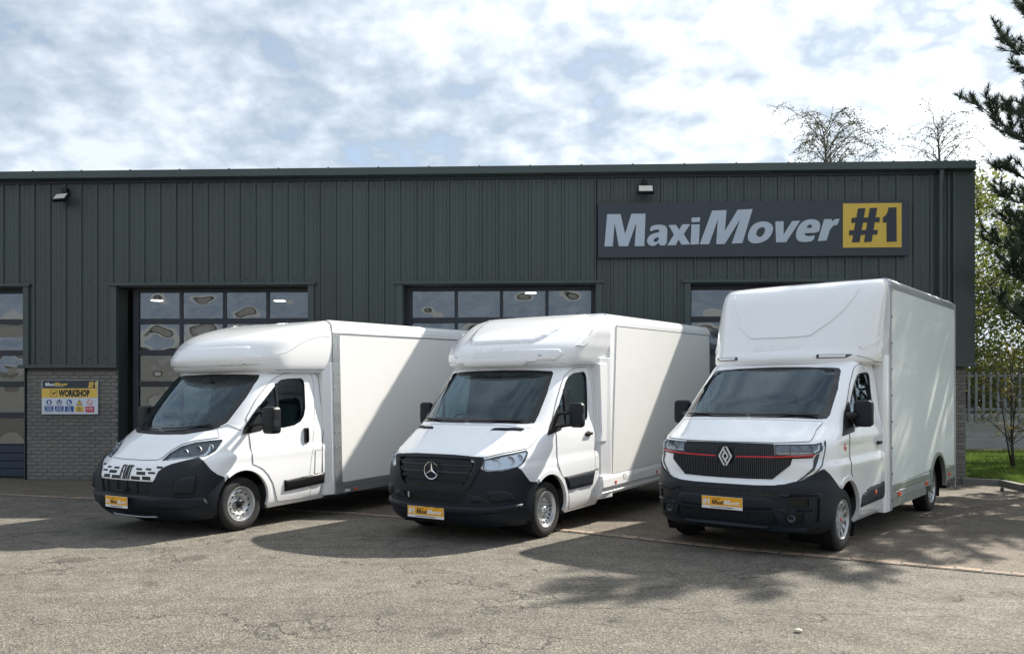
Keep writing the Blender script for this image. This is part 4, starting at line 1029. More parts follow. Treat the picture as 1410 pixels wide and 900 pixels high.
def low_extra(root, S, P):
    patch('cowl', S, 'front', half([(0, 1.243), (.48, 1.250), (.74, 1.295), (.80, 1.335), (.78, 1.345), (.48, 1.29), (0, 1.280)]), M['black'], root, off=.006, inn=.002)
    bp = [o for o in root.children if o.name.startswith('front_bumper')][0]
    # slots in the white nose panel
    sl = [(.165, .27, .841, .8635), (.34, .43, .845, .866), (.50, .583, .870, .892), (.195, .353, .786, .823), (.40, .51, .803, .826), (.106, .275, .7245, .7655), (.317, .458, .728, .770)]
    sk = .012
    for y0, y1, z0, z1 in sl:
        patch('nose_slot', S, 'front', [(y0+sk, z0), (y1+sk, z0), (y1, z1), (y0, z1)], M['black'], root, off=.0035, inn=.004, both=True)
    # maker's lettering in tall slim strokes
    L_ = [[[(-.100, .725), (-.087, .725), (-.081, .803), (-.062, .803), (-.061, .817), (-.080, .817), (-.076, .876), (-.050, .876), (-.049, .890), (-.088, .890)]],
          [[(-.043, .725), (-.030, .725), (-.024, .890), (-.037, .890)]],
          [[(-.015, .725), (-.002, .725), (.001, .760), (.021, .760), (.021, .725), (.034, .725), (.034, .890), (.005, .890)], [(.004, .775), (.021, .775), (.021, .876), (.016, .876)]],
          [[(.056, .725), (.069, .725), (.072, .876), (.094, .876), (.095, .890), (.042, .892), (.043, .878), (.059, .876)]]]
    L_ = [[[(a*1.13, b) for a, b in pp] for pp in q] for q in L_]
    for q in L_: patch('badge_letter', S, 'front', q[0], M['frit'], root, holes=q[1:], off=.012, inn=.004, smooth=False)
    for i in range(4): patch('grille_bar', S, 'cyl', half([(0, .578+.032*i), (.39, .578+.032*i), (.39, .586+.032*i), (0, .586+.032*i)]), M['plastic'], bp, off=.012, inn=.0)
    for a in (-.30, -.13, .03, .2): patch('grille_bar', S, 'cyl', [(a-.006, .560), (a+.006, .560), (a+.006, .705), (a-.006, .705)], M['plastic'], bp, off=.016, inn=.0)
    box('towing_eye_cover', 1.0, 1.02, -.10, .05, .575, .60, M['plastic'], bp, .004)
    tube('splitter_strip', [(.80, -.50, .262), (.905, -.30, .262), (.92, 0, .262), (.905, .30, .262), (.84, .45, .265)], .011, M['alu'], bp, 8)
    # handles
    for s, mp in ((1, 'side'), (-1, 'sider')):
        h, n = S.ray((-1.12, 1.15), mp); b = box('door_handle', -1.165, -1.085, h.y-.004*s, h.y+s*.028, 1.05, 1.26, M['frit'], root, .012)
        box('handle_grip', -1.150, -1.128, h.y+s*.030, h.y+s*.045, 1.07, 1.24, M['black'], b, .006)
    patch('fuel_flap', S, 'side', [(-1.27, .60), (-1.40, .60), (-1.42, .93), (-1.29, .93)], M['paint'], root, off=.004, inn=.004)
    seams('flap_gap', S, [('side', [(-1.27, .60), (-1.40, .60), (-1.42, .93), (-1.29, .93)], True, False)], M['seam'], root, .004, .0045)
    # door press line and flank crease
    # roof pod: raised nose panel and lamps
    patch('pod_nose_panel', P, 'front', half([(0, 2.385), (.70, 2.385), (.745, 2.375), (.765, 2.285), (.80, 2.268), (.93, 2.262), (.93, 2.13), (0, 2.11)]), M['gel'], root, off=pillow([(0, 2.385), (.70, 2.385), (.745, 2.375), (.765, 2.285), (.80, 2.268), (.93, 2.262), (.93, 2.13), (0, 2.11)], .001, .012, .014), inn=.001, step=.022)
    seams('pod_crease', P, [('side', [(-.62, 2.262), (-.74, 2.29), (-.86, 2.345), (-1.02, 2.43), (-1.18, 2.485), (-1.35, 2.52), (-1.58, 2.535)], False, True)], M['seam'], root, .004, .001)
    seams('pod_joint', P, [('side', [(-.62, 2.062), (-.95, 2.066), (-1.6, 2.066)], False, True)], M['seam'], root, .006, .0015)
    for s in (1, -1): 
        h, n = P.ray((s*.73, 2.155), 'front'); v, f = lathe([(0, .034), (.012, .030), (.016, .018), (.017, 0)], 16)
        q = n.to_track_quat('Y', 'Z'); o = mesh('marker_lamp', [h+q@Vector((a, b, c*.6)) for a, b, c in v], f, M['lampin'], root, True); 
ft_low = dict(ws=[(0, 1.275), (.48, 1.282), (.80, 1.335), (.855, 1.42), (.875, 1.70), (.852, 1.95), (.83, 2.0), (.6, 2.012), (0, 2.022)],
  win=[(-.27, 1.275), (-.73, 1.285), (-.92, 1.305), (-1.04, 1.35), (-1.11, 1.42), (-1.15, 1.53), (-1.175, 1.86), (-1.16, 1.92), (-1.12, 1.95), (-.86, 1.945), (-.74, 1.93), (-.66, 1.88), (-.34, 1.60), (-.26, 1.48)],
  sail=[(-.015, 1.235), (-.05, 1.30), (-.20, 1.47), (-.33, 1.60), (-.33, 1.27)], divider=-.645, divz=(1.285, 1.885),
  door=[(-.12, 1.44), (-.3, 1.67), (-.51, 1.87), (-.64, 1.955), (-.80, 2.01), (-1.02, 2.035), (-1.28, 2.04), (-1.33, 2.0), (-1.35, 1.86), (-1.32, 1.44), (-1.23, .93), (-1.17, .64), (-1.20, .28), (-.60, .30), (-.545, .42), (-.50, .55), (-.42, .67), (-.33, .76), (-.24, .81), (-.16, .84), (-.145, 1.02), (-.12, 1.22)],
  mould=[(-.70, .42), (-.69, .575), (-1.46, .60), (-1.46, .455)], mouldmat=M['black'],
  hood=[(0, .955), (.20, .955), (.40, .962), (.455, .985), (.53, 1.068), (.65, 1.140), (.825, 1.184), (1.10, 1.212), (1.10, 1.31), (.95, 1.292), (.67, 1.258), (.3, 1.245), (0, 1.242)],
  hl=[(.475, .958), (.535, 1.04), (.65, 1.115), (.825, 1.160), (1.0, 1.178), (1.127, 1.186), (1.125, 1.168), (1.034, 1.055), (.942, 1.005), (.87, .993), (.712, .984)],
  bowls=[(.70, 1.045, .045), (.84, 1.075, .05), (.97, 1.10, .042)], guides=[([(.53, .975), (.87, .998), (.93, 1.012), (.98, 1.06), (1.0, 1.14), (.975, 1.14), (.955, 1.07), (.91, 1.026), (.86, 1.012), (.54, .988)], M['drl'])],
  split=[(0, .71), (.43, .71), (.455, .75), (.48, .83), (.53, .875), (.60, .91), (.72, .945), (.86, .98), (.90, .945), (.97, .83), (1.03, .77), (1.11, .725)], bot=.232, arch=.425, lip=(56, 192),
  holes=[[(0, .706), (.405, .706), (.385, .562), (0, .556)], [(0, .350), (.50, .350), (.46, .295), (0, .29)]], side_holes=[], bumper_bits=[('bumper_bar', [(0, .540), (.62, .540), (.80, .53), (.90, .512), (.93, .43), (.80, .385), (0, .368)], M['plastic'], .048)],
  bumper_sides=[('fog_panel', [(.63, .56), (.645, .70), (.70, .765), (.835, .79), (.84, .68), (.815, .56)], M['plastic'], .055)],
  seams=[('side', [(-1.40, 2.04), (-1.465, 1.95), (-1.47, 1.2), (-1.425, .9), (-1.43, .5), (-1.40, .29)]), ('side', [(.22, 1.32), (.10, 1.36), (-.02, 1.285)])],
  mirror=(-.26, 1.28, 1.235, 1.585, .215, .15), arms=((1.34, -.16), (1.50, -.27)), armr=.026, fz=.27, boxback=-5.68, boxz=(.40, 2.775), boxr=.10, boxmat=M['grp'], box=low_box,
  dash=1.20, bulkmat=M['cabin'], rvm=(-.30, 1.93), wipers=[[(-.05, 1.285), (-.45, 1.30), (-.75, 1.36)], [(.72, 1.355), (.35, 1.315), (.0, 1.30)], [(.60, 1.31), (.75, 1.47), (.80, 1.43)]][:2], plate=(-.07, .445, .44, .14, 1.040), extra=low_extra)
van('low', 'luton_van', 'white low-nosed Luton van with galvanised corner posts, leftmost of the three', ft_low)

# ------------------------------------------------------------------ the middle van
def mid_box(root, S, P, x0, x1, zb, zt, hw, wb, zr, ar):
    for s in (1, -1):
        n = 18; arcp = [(-wb+ar*math.cos(t), zr+.03+ar*math.sin(t)) for t in np.linspace(0, math.pi, n) if zr+.03+ar*math.sin(t) > .62]
        poly = [(x1+.05, .62)]+[p for p in reversed(arcp)]+[(x0-.02, .62), (x0-.20, 2.655), (x1+.05, 2.665)]
        flat('side_panel', [poly], [], lambda p, d, s=s: (p[0], s*(hw-.012+d), p[1]), 0, .012, M['grp'], root)
        flat('panel_gap', [[(x0-.20, 2.658), (x0-.20, 2.666), (x1+.03, 2.676), (x1+.03, .62), (x1+.042, .62), (x1+.042, 2.668)]], [], lambda p, d, s=s: (p[0], s*(hw-.012+d), p[1]), 0, .0135, M['seam'], root)
        for a, b in ((x0+.30, -wb+ar), (-wb-ar, x1)):
            railx('side_skirt', [(hw-.06, .615), (hw+.002, .612), (hw+.014, .56), (hw+.020, .46), (hw-.01, .44), (hw-.012, .40), (hw+.004, .385), (hw-.01, .345), (hw-.09, .325), (hw-.09, .60)], a if s > 0 else a, b, s, M['gel'], root)
        lampbit(root, -1.70, .50, hw+.012, s, M['amber'], .022, .022); lampbit(root, -3.12, .50, hw+.012, s, M['amber'], .022, .022)
    pl = lambda x, y, d: (-2.30+(-x if False else -x), hw+.012+d, .49+y)
    B = []
    for k, o, h in logo_parts('M a x i dot N o v e r'.split()):
        v, f = cdt([o], h, 600.); sc = .00030; B.append(solidify([(-1.95-p[0]*sc, hw+.0195, .50+p[1]*sc) for p in v], [(-1.95-p[0]*sc, hw+.01, .50+p[1]*sc) for p in v], f))
    fixn(mesh('embossed_lettering', *joinvf(B), M['gel'], root))
def star(root, S, cz, rad, m, off):
    h, n = S.ray((0, cz), 'cyl'); X = h.x+off; V = []; F = []
    seg = 48; prof = [(rad-.012, .0), (rad-.010, .012), (rad-.002, .014), (rad, .0)]
    for i in range(seg):
        a = 2*math.pi*i/seg
        for q, d in prof: V.append((X+d, q*math.cos(a), cz+q*math.sin(a)))
    for i in range(seg):
        for k in range(3): F.append((i*4+k, ((i+1) % seg)*4+k, ((i+1) % seg)*4+k+1, i*4+k+1))
    g = mesh('badge_ring', V, F, m, root, True, 40)
    for j in range(3):
        a = math.pi/2+j*2*math.pi/3; c, s_ = math.cos(a), math.sin(a); L_ = rad-.008
        V = [(X+.004, -s_*.017+c*.010*.0, cz+c*.017), (X+.004, s_*.017, cz-c*.017), (X+.004, c*L_, cz+s_*L_), (X+.017, 0, cz), (X+.010, c*L_, cz+s_*L_)]
        mesh('badge_arm', V, [(0, 2, 4, 3), (1, 3, 4, 2)], m, g)
def mid_extra(root, S, P):
    bp = [o for o in root.children if o.name.startswith('front_bumper')][0]
    gi = half([(0, 1.02), (.44, 1.010), (.475, .995), (.47, .91), (.395, .73), (.355, .695), (0, .678)])
    for z, h_, a in ((.965, .026, .46), (.885, .026, .44), (.805, .026, .405), (.733, .026, .36)):
        b = patch('grille_bar', S, 'cyl', half([(0, z+h_/2), (a, z+h_/2-.006), (a-.01, z-h_/2-.004), (0, z-h_/2)]), M['plastic'], bp, off=.030, inn=-.004)
        patch('grille_bar_edge', S, 'cyl', half([(0, z-h_/2-.006), (a-.012, z-h_/2-.010), (a-.018, z-h_/2-.022), (0, z-h_/2-.018)]), M['frit'], b, off=.022, inn=-.006)
    star(root, S, .872, .107, M['chrome'], .044)
    for i in range(5): patch('intake_bar', S, 'cyl', half([(0, .512+.024*i), (.31, .514+.024*i), (.31, .520+.024*i), (0, .518+.024*i)]), M['plastic'], bp, off=.012, inn=0)
    box('sensor', 1.0, 1.012, -.375, -.352, .53, .60, M['alu'], bp, .003)
    for s in (1, -1):
        v = patch('bonnet_vent', S, 'top', [(.418, s*.44), (.372, s*.465), (.325, s*.62), (.228, s*.82), (.28, s*.80), (.372, s*.62)], M['black'], root, off=.008, inn=.0)
        for k in range(3):
            t = k/4; patch('vent_slat', S, 'top', [(.410-.017*k, s*(.455+.008*k)), (.404-.017*k, s*(.457+.008*k)), (.358-.018*k, s*.63), (.262-.015*k, s*(.785+.010*k)), (.268-.015*k, s*(.785+.010*k)), (.364-.018*k, s*.63)], M['plastic'], v, off=.012, inn=0)
    for s, mp in ((1, 'side'), (-1, 'sider')):
        h, n = S.ray((-1.03, 1.2), mp); b = box('door_handle', -1.12, -.95, h.y+s*.012, h.y+s*.036, 1.19, 1.225, M['black'], root, .010)
        patch('handle_recess', S, mp, disc_pts(-1.035, 1.205, .095, .035), M['black'], b, off=.007, inn=0)
    # crown and brow on the pod
    patch('pod_crown', P, 'top', [(-.47, .0), (-.475, .30), (-.50, .50), (-.66, .62), (-1.02, .74), (-1.50, .82), (-1.50, -.82), (-1.02, -.74), (-.66, -.62), (-.50, -.50), (-.475, -.30)], M['gel'], root, off=pillow([(-.47, .0), (-.475, .30), (-.50, .50), (-.66, .62), (-1.02, .74), (-1.50, .82), (-1.50, -.82), (-1.02, -.74), (-.66, -.62), (-.50, -.50), (-.475, -.30)], .002, .030, .035, False), inn=.002, step=.035)
    patch('pod_brow', P, 'front', half([(0, 2.325), (.60, 2.325), (.86, 2.32), (.93, 2.27), (.86, 2.175), (.52, 2.15), (.46, 2.118), (0, 2.118)]), M['gel'], root, off=pillow([(0, 2.325), (.60, 2.325), (.86, 2.32), (.93, 2.27), (.86, 2.175), (.52, 2.15), (.46, 2.118), (0, 2.118)], .001, .018, .010), inn=.001, step=.02)
    patch('pod_flank_rib', P, 'side', [(-.86, 2.36), (-1.02, 2.43), (-1.15, 2.53), (-1.22, 2.62), (-1.13, 2.60), (-1.0, 2.50), (-.86, 2.42), (-.74, 2.36)], M['gel'], root, off=.018, inn=.01, both=True)
    seams('pod_joint', P, [('side', [(-.72, 2.115), (-1.0, 2.115), (-1.6, 2.12)], False, True)], M['seam'], root, .006, .0015)
    B = list(emboss(root, P, 'front', -.36, 2.225, .00035, .0215, M['gel'])); fixn(mesh('embossed_lettering', *joinvf(B), M['gel'], root))
    for s in (1, -1):
        h, n = P.ray((s*.665, 2.245), 'front'); v, f = lathe([(0, .034), (.012, .030), (.016, .018), (.017, 0)], 16)
        q = n.to_track_quat('Y', 'Z'); mesh('marker_lamp', [h+n*.014+q@Vector((a, b, c*.6)) for a, b, c in v], f, M['lampin'], root, True)
    # raised wing panel sweeping behind the door
    for s in (1, -1): prism('fairing_fin', [(-1.30, 2.14), (-1.34, 1.20), (-1.30, 1.07), (-1.50, 1.06), (-1.58, 2.16)], 'y', s*1.0, s*1.058, M['gel'], root, bev=.02)
    prism('dash_display', [(.06, 1.28), (.02, 1.42), (-.0, 1.42), (-.02, 1.28)], 'y', -.17, .13, M['frit'], root, bev=.008)
    h, n = S.ray((-.42, 1.66), 'side'); box('window_tag', -.46, -.375, h.y-.012, h.y-.009, 1.60, 1.69, M['white'], root)
ft_mid = dict(bezel=M['lampin'], ws=[(0, 1.400), (.5, 1.400), (.80, 1.392), (.865, 1.40), (.868, 1.50), (.855, 1.75), (.815, 2.0), (.79, 2.035), (.5, 2.055), (0, 2.062)],
  win=[(-.27, 1.315), (-.66, 1.345), (-1.03, 1.395), (-1.065, 1.43), (-1.10, 1.66), (-1.13, 1.95), (-1.11, 2.01), (-1.06, 2.03), (-.78, 2.005), (-.66, 1.965), (-.58, 1.90), (-.43, 1.71), (-.26, 1.48)],
  sail=[(-.0, 1.245), (-.11, 1.37), (-.25, 1.51), (-.34, 1.60), (-.33, 1.30)], divider=-.50, divz=(1.335, 1.80),
  door=[(-.19, 1.46), (-.35, 1.69), (-.49, 1.87), (-.60, 1.98), (-.72, 2.04), (-.87, 2.075), (-1.15, 2.09), (-1.21, 2.06), (-1.26, 1.87), (-1.25, 1.39), (-1.21, 1.05), (-1.20, .72), (-1.13, .5), (-1.04, .27), (-.53, .27), (-.50, .42), (-.44, .56), (-.35, .69), (-.27, .78), (-.21, .88), (-.20, 1.23)],
  mould=[(-.47, .525), (-.36, .705), (-1.19, .715), (-1.12, .525)],
  hood=[(0, 1.052), (.25, 1.050), (.47, 1.036), (.56, 1.033), (.72, 1.072), (.92, 1.103), (1.02, 1.113), (1.13, 1.17), (1.24, 1.262), (1.27, 1.325), (1.1, 1.345), (.817, 1.372), (.4, 1.372), (0, 1.372)],
  hl=[(.553, 1.006), (.72, 1.050), (.92, 1.082), (1.0, 1.092), (1.015, 1.067), (.957, .977), (.93, .945), (.874, .915), (.776, .897), (.673, .882), (.586, .884), (.545, .905)],
  bowls=[(.66, .96, .046), (.80, .99, .05), (.90, 1.02, .035)], guides=[([(.555, .905), (.60, .892), (.67, .89), (.776, .905), (.87, .925), (.92, .955), (.90, .955), (.86, .938), (.77, .922), (.67, .908), (.60, .912), (.57, .925), (.575, 1.0), (.56, 1.0)], M['lampin']), ([(.94, 1.05), (.985, 1.08), (1.0, 1.066), (.94, .98), (.92, .99)], M['lampin'])],
  split=[(0, .90), (.53, .90), (.545, .893), (.586, .872), (.711, .878), (.80, .895), (.86, .912), (.90, .88), (.95, .80), (1.0, .735), (1.05, .722), (1.11, .715)], bot=.232, arch=.425, lip=(56, 192),
  holes=[[(0, 1.02), (.44, 1.010), (.475, .995), (.47, .91), (.395, .73), (.355, .695), (0, .678)], [(0, .618), (.40, .604), (.34, .512), (.30, .502), (0, .498)]], side_holes=[], frame=[(0, 1.040), (.25, 1.038), (.47, 1.022), (.552, 1.017), (.54, .95), (.417, .68), (.36, .652), (.24, .637), (0, .633)],
  bumper_bits=[('bumper_bar', [(0, .465), (.52, .478), (.80, .492), (.91, .488), (.93, .46), (.86, .42), (.52, .375), (0, .358)], M['plastic'], .046)],
  bumper_sides=[('fog_panel', [(.56, .655), (.733, .662), (.80, .62), (.852, .525), (.644, .512), (.60, .53)], M['plastic'], .038), ('intake_cheek', [(.44, .608), (.52, .598), (.575, .52), (.41, .51)], M['plastic'], .034)],
  seams=[('side', [(-1.20, .72), (-1.32, .72)])],
  mirror=(-.40, 1.20, 1.325, 1.635, .19, .10), arms=((1.34, -.2), (1.49, -.28)), armr=.020, fz=.30, boxback=-5.60, boxz=(.50, 2.835), boxr=.12, boxmat=M['gel'], box=mid_box,
  dash=1.30, bulkmat=M['bodywall'], rvm=(-.36, 1.98), wipers=[[(-.02, 1.405), (-.4, 1.412), (-.75, 1.43)], [(.75, 1.412), (.35, 1.415), (.05, 1.405)]], plate=(-.10, .365, .55, .135, 1.012), extra=mid_extra)
van('mid', 'luton_van', 'white moulded Luton van with round star badge, between the other two', ft_mid)

# ------------------------------------------------------------------ the right van
M['grpg'] = mat('box_panel_cool_white', (.74, .785, .76), .38, coat=.12, var=.03, vscale=.8, bump=.02, bscale=3.)
M['greymetal'] = mat('dull_green_grey_metal', (.30, .32, .28), .4, metal=.5, var=.1)
def tall_box(root, S, P, x0, x1, zb, zt, hw, wb, zr, ar):
    for s in (1, -1):
        box('corner_post', x0-.03, x0-.002, s*(hw-.013), s*(hw+.016), .27, 3.10, M['alu'], root, .003)
        box('post_strip', x0-.055, x0-.031, s*(hw-.013), s*(hw+.008), .27, 3.10, M['black'], root, .002)
        n = 20; arcp = [(-wb+(ar)*math.cos(t), zr+.03+ar*math.sin(t)) for t in np.linspace(0, math.pi, n) if zr+.03+ar*math.sin(t) > .58]
        poly = [(x1+.03, .58)]+[p for p in reversed(arcp)]+[(x0-.057, .58), (x0-.057, 3.075), (x1+.03, 3.075)]
        flat('side_panel', [poly], [], lambda p, d, s=s: (p[0], s*(hw-.012+d), p[1]), 0, .014, M['grpg'], root)
        railx('top_rail', [(hw-.012, 3.078), (hw+.010, 3.078), (hw+.012, 3.13), (hw-.002, 3.165), (hw-.04, 3.20), (hw-.10, 3.205), (hw-.10, 3.19), (hw-.012, 3.14)], x1, x0-.002, s, M['alu'], root)
        for z0, z1, d, mm in ((.50, .578, .008, M['greymetal']), (.405, .495, .014, M['alu']), (.30, .40, .012, M['greymetal'])):
            for a, b in ((x0-.057, -wb+ar+.03), (-wb-ar-.03, x1)):
                if a > x0-1 and z0 < .35: b = b+.25
                if b > a: b, a = a, b
                box('bottom_rail', a, b, s*(hw-.012), s*(hw+d), z0+(.08 if (z0 < .35 and a < -wb) else 0), z1, mm, root, .004)
        A2 = [(-wb+(ar+.045)*math.cos(t), zr+.03+(ar+.045)*math.sin(t)) for t in np.linspace(-.06, math.pi+.06, 28)]+[(-wb+(ar-.004)*math.cos(t), zr+.03+(ar-.004)*math.sin(t)) for t in np.linspace(math.pi+.06, -.06, 28)]
        flat('arch_trim', [A2], [], lambda p, d, s=s: (p[0], s*(hw-.03+d), p[1]), 0, .055, M['greymetal'], root)
        v = []; 
        for i in range(21):
            a = math.pi*i/20
            for y in (.5, hw-.02): v.append((-wb+(ar-.002)*math.cos(a), s*y, zr+.03+(ar-.002)*math.sin(a)))
        mesh('arch_liner', v, [(2*i, 2*i+1, 2*i+3, 2*i+2) for i in range(20)], M['black'], root, True)
        box('rear_post', x1-.012, x1+.03, s*(hw-.03), s*(hw+.016), .22, 3.16, M['alu'], root, .003)
        for x, z in ((-1.98, .45), (-3.45, .46), (-4.93, .47)): lampbit(root, x, z, hw+.014, s, M['amber'], .045, .028, .02)
        rivets('rivet', [(x0-.016, s*(hw+.016), z) for z in np.arange(.4, 3.05, .33)], s, M['black'], root, .012)
        box('rear_lamp_bracket', x1+.02, x1+.30, s*.70, s*1.0, .22, .30, M['black'], root, .01)
def tall_extra(root, S, P):
    bp = [o for o in root.children if o.name.startswith('front_bumper')][0]
    gp = half([(0, 1.218), (.25, 1.218), (.472, 1.213), (.472, 1.098), (.80, 1.10), (.80, 1.072), (.622, 1.064), (.605, .997), (.453, .842), (.25, .835), (0, .833)])
    gr = patch('grille', S, 'cyl', gp, M['black'], root, off=.006, inn=.004, step=.03)
    L_ = []; a = -.60
    while a < .601:
        q = abs(a); z0 = .842 if q < .45 else .842+(q-.45)*1.0; z1 = 1.212 if q < .465 else 1.062; z0 += .006
        if not (q < .085):
            L_.append(patchvf(S, 'cyl', [[(a-.004, z0), (a+.004, z0), (a+.004, z1), (a-.004, z1)]], [], .020, 0, .2))
        else:
            for zz0, zz1 in ((z0, .985), (1.16, z1)): L_.append(patchvf(S, 'cyl', [[(a-.004, zz0), (a+.004, zz0), (a+.004, zz1), (a-.004, zz1)]], [], .020, 0, .2))
        a += .0185
    M['fin'] = mat('grille_fin_plastic', (.022, .025, .031), .28)
    stuff(fixn(mesh('grille_fin', *joinvf(L_), M['fin'], gr)))
    patch('red_strip', S, 'cyl', [(.110, 1.063), (.497, 1.072), (.80, 1.090), (.812, 1.108), (.497, 1.089), (.110, 1.078)], M['red'], gr, off=.026, inn=0, both=True)
    for i in range(5):  # slat fields below
        pass
    L_ = []
    for k in range(-24, 25):
        a = k*.0185
        L_.append(patchvf(S, 'cyl', [[(a-.004, .662), (a+.004, .662), (a+.004, .712), (a-.004, .712)]], [], .014, 0, .2))
        L_.append(patchvf(S, 'cyl', [[(a-.004, .385), (a+.004, .385), (a+.004, .485), (a-.004, .485)]], [], .014, 0, .2))
    stuff(fixn(mesh('intake_fin', *joinvf(L_), M['fin'], bp)))
    # rhombus badge: two interlocked bands
    h, n = S.ray((0, 1.07), 'cyl'); X = h.x+.028; cz = 1.072
    pl = lambda p, d: (X+d, p[0], cz+p[1])
    t1 = .021
    o1 = [(.004, .106), (.078, 0), (.004, -.106), (-.016, -.078), (.038, 0), (-.016, .078)]          # right-hand band
    o2 = [(-.004, .106), (-.078, 0), (-.004, -.106), (.016, -.078), (-.038, 0), (.016, .078)]
    b = flat('badge_band', [[(.020, .104), (.080, 0), (.020, -.104), (.002, -.104), (.060, 0), (.002, .104)]], [], pl, 0, .012, M['badge'], root)
    flat('badge_band', [[(-.020, .104), (-.080, 0), (-.020, -.104), (-.002, -.104), (-.060, 0), (-.002, .104)]], [], pl, 0, .012, M['badge'], b)
    flat('badge_inner_band', [[(-.012, .080), (.042, 0), (.010, -.050), (-.001, -.034), (.022, 0), (-.022, .066)]], [], pl, .001, .013, M['badge'], b)
    flat('badge_inner_band', [[(.012, -.080), (-.042, 0), (-.010, .050), (.001, .034), (-.022, 0), (.022, -.066)]], [], pl, .001, .0135, M['badge'], b)
    flat('badge_plate', [[(0, .112), (.086, 0), (0, -.112), (-.086, 0)]], [], pl, -.02, -.002, M['black'], b)
    for s in (1, -1):
        hit, n = S.ray((s*.60, .435), 'cyl'); v, f = lathe([(-.02, .045), (.012, .043), (.008, .030), (-.01, .01), (-.012, 0)], 18); q = Vector((1, 0, 0)).to_track_quat('Y', 'Z')
        mesh('fog_lamp', [hit+Vector((.012, 0, 0))+q@Vector(p) for p in v], f, M['lampdark'], bp, True)
        patch('side_badge', S, 'side' if s > 0 else 'sider', [(.02, 1.125), (.085, 1.125), (.085, 1.20), (.02, 1.20)], M['red'], root, off=.006, inn=.002)
        patch('side_badge_face', S, 'side' if s > 0 else 'sider', [(.03, 1.165), (.075, 1.165), (.075, 1.192), (.03, 1.192)], M['plateW'], root, off=.008, inn=.0)
        hit, n = S.ray((-1.20, 1.15), 'side'); bb = box('door_handle', -1.28, -1.12, s*(hit.y+.010), s*(hit.y+.040), 1.13, 1.172, M['plastic'], root, .012)
        hit, n = S.ray((-1.0, .56), 'side'); v, f = lathe([(.0, .034), (.010, .032), (.014, .02), (.015, 0)], 16); mesh('side_repeater', [(-.98+a, s*(hit.y+.020+b2), .57+c) for a, b2, c in v], f, M['amber'], root, True)
    # pod pressings and lamps
    seams('pod_crease', P, [('front', [(0, 2.462), (.33, 2.468), (.37, 2.475), (.58, 2.65), (.70, 2.80), (.78, 2.95), (.81, 3.05)], False, True)], M['gel'], root, .042, .016)
    patch('pod_flank_rib', P, 'side', [(-.86, 2.315), (-1.22, 2.43), (-1.22, 2.40), (-.98, 2.31), (-.88, 2.28)], M['gel'], root, off=.010, inn=.004, both=True)
    seams('pod_joint', P, [('side', [(-.80, 2.20), (-1.05, 2.155), (-1.15, 2.135), (-1.6, 2.13)], False, True)], M['seam'], root, .006, .0015)
    B = list(emboss(root, P, 'front', -.32, 2.285, .00031, .004, M['gel'])); fixn(mesh('embossed_lettering', *joinvf(B), M['gel'], root))
    for s in (1, -1):
        fr = patch('pod_lamp', P, 'front', [(s*.50, 2.175), (s*.80, 2.175), (s*.86, 2.215), (s*.50, 2.215)], M['lampdark'], root, off=.010, inn=.004)
        patch('pod_lamp_lens', P, 'front', [(s*.53, 2.183), (s*.79, 2.183), (s*.80, 2.207), (s*.53, 2.207)], M['drl'], fr, off=.016, inn=0)
    box('camera_housing', -.50, -.45, -.06, .06, 1.99, 2.03, M['black'], root, .01)
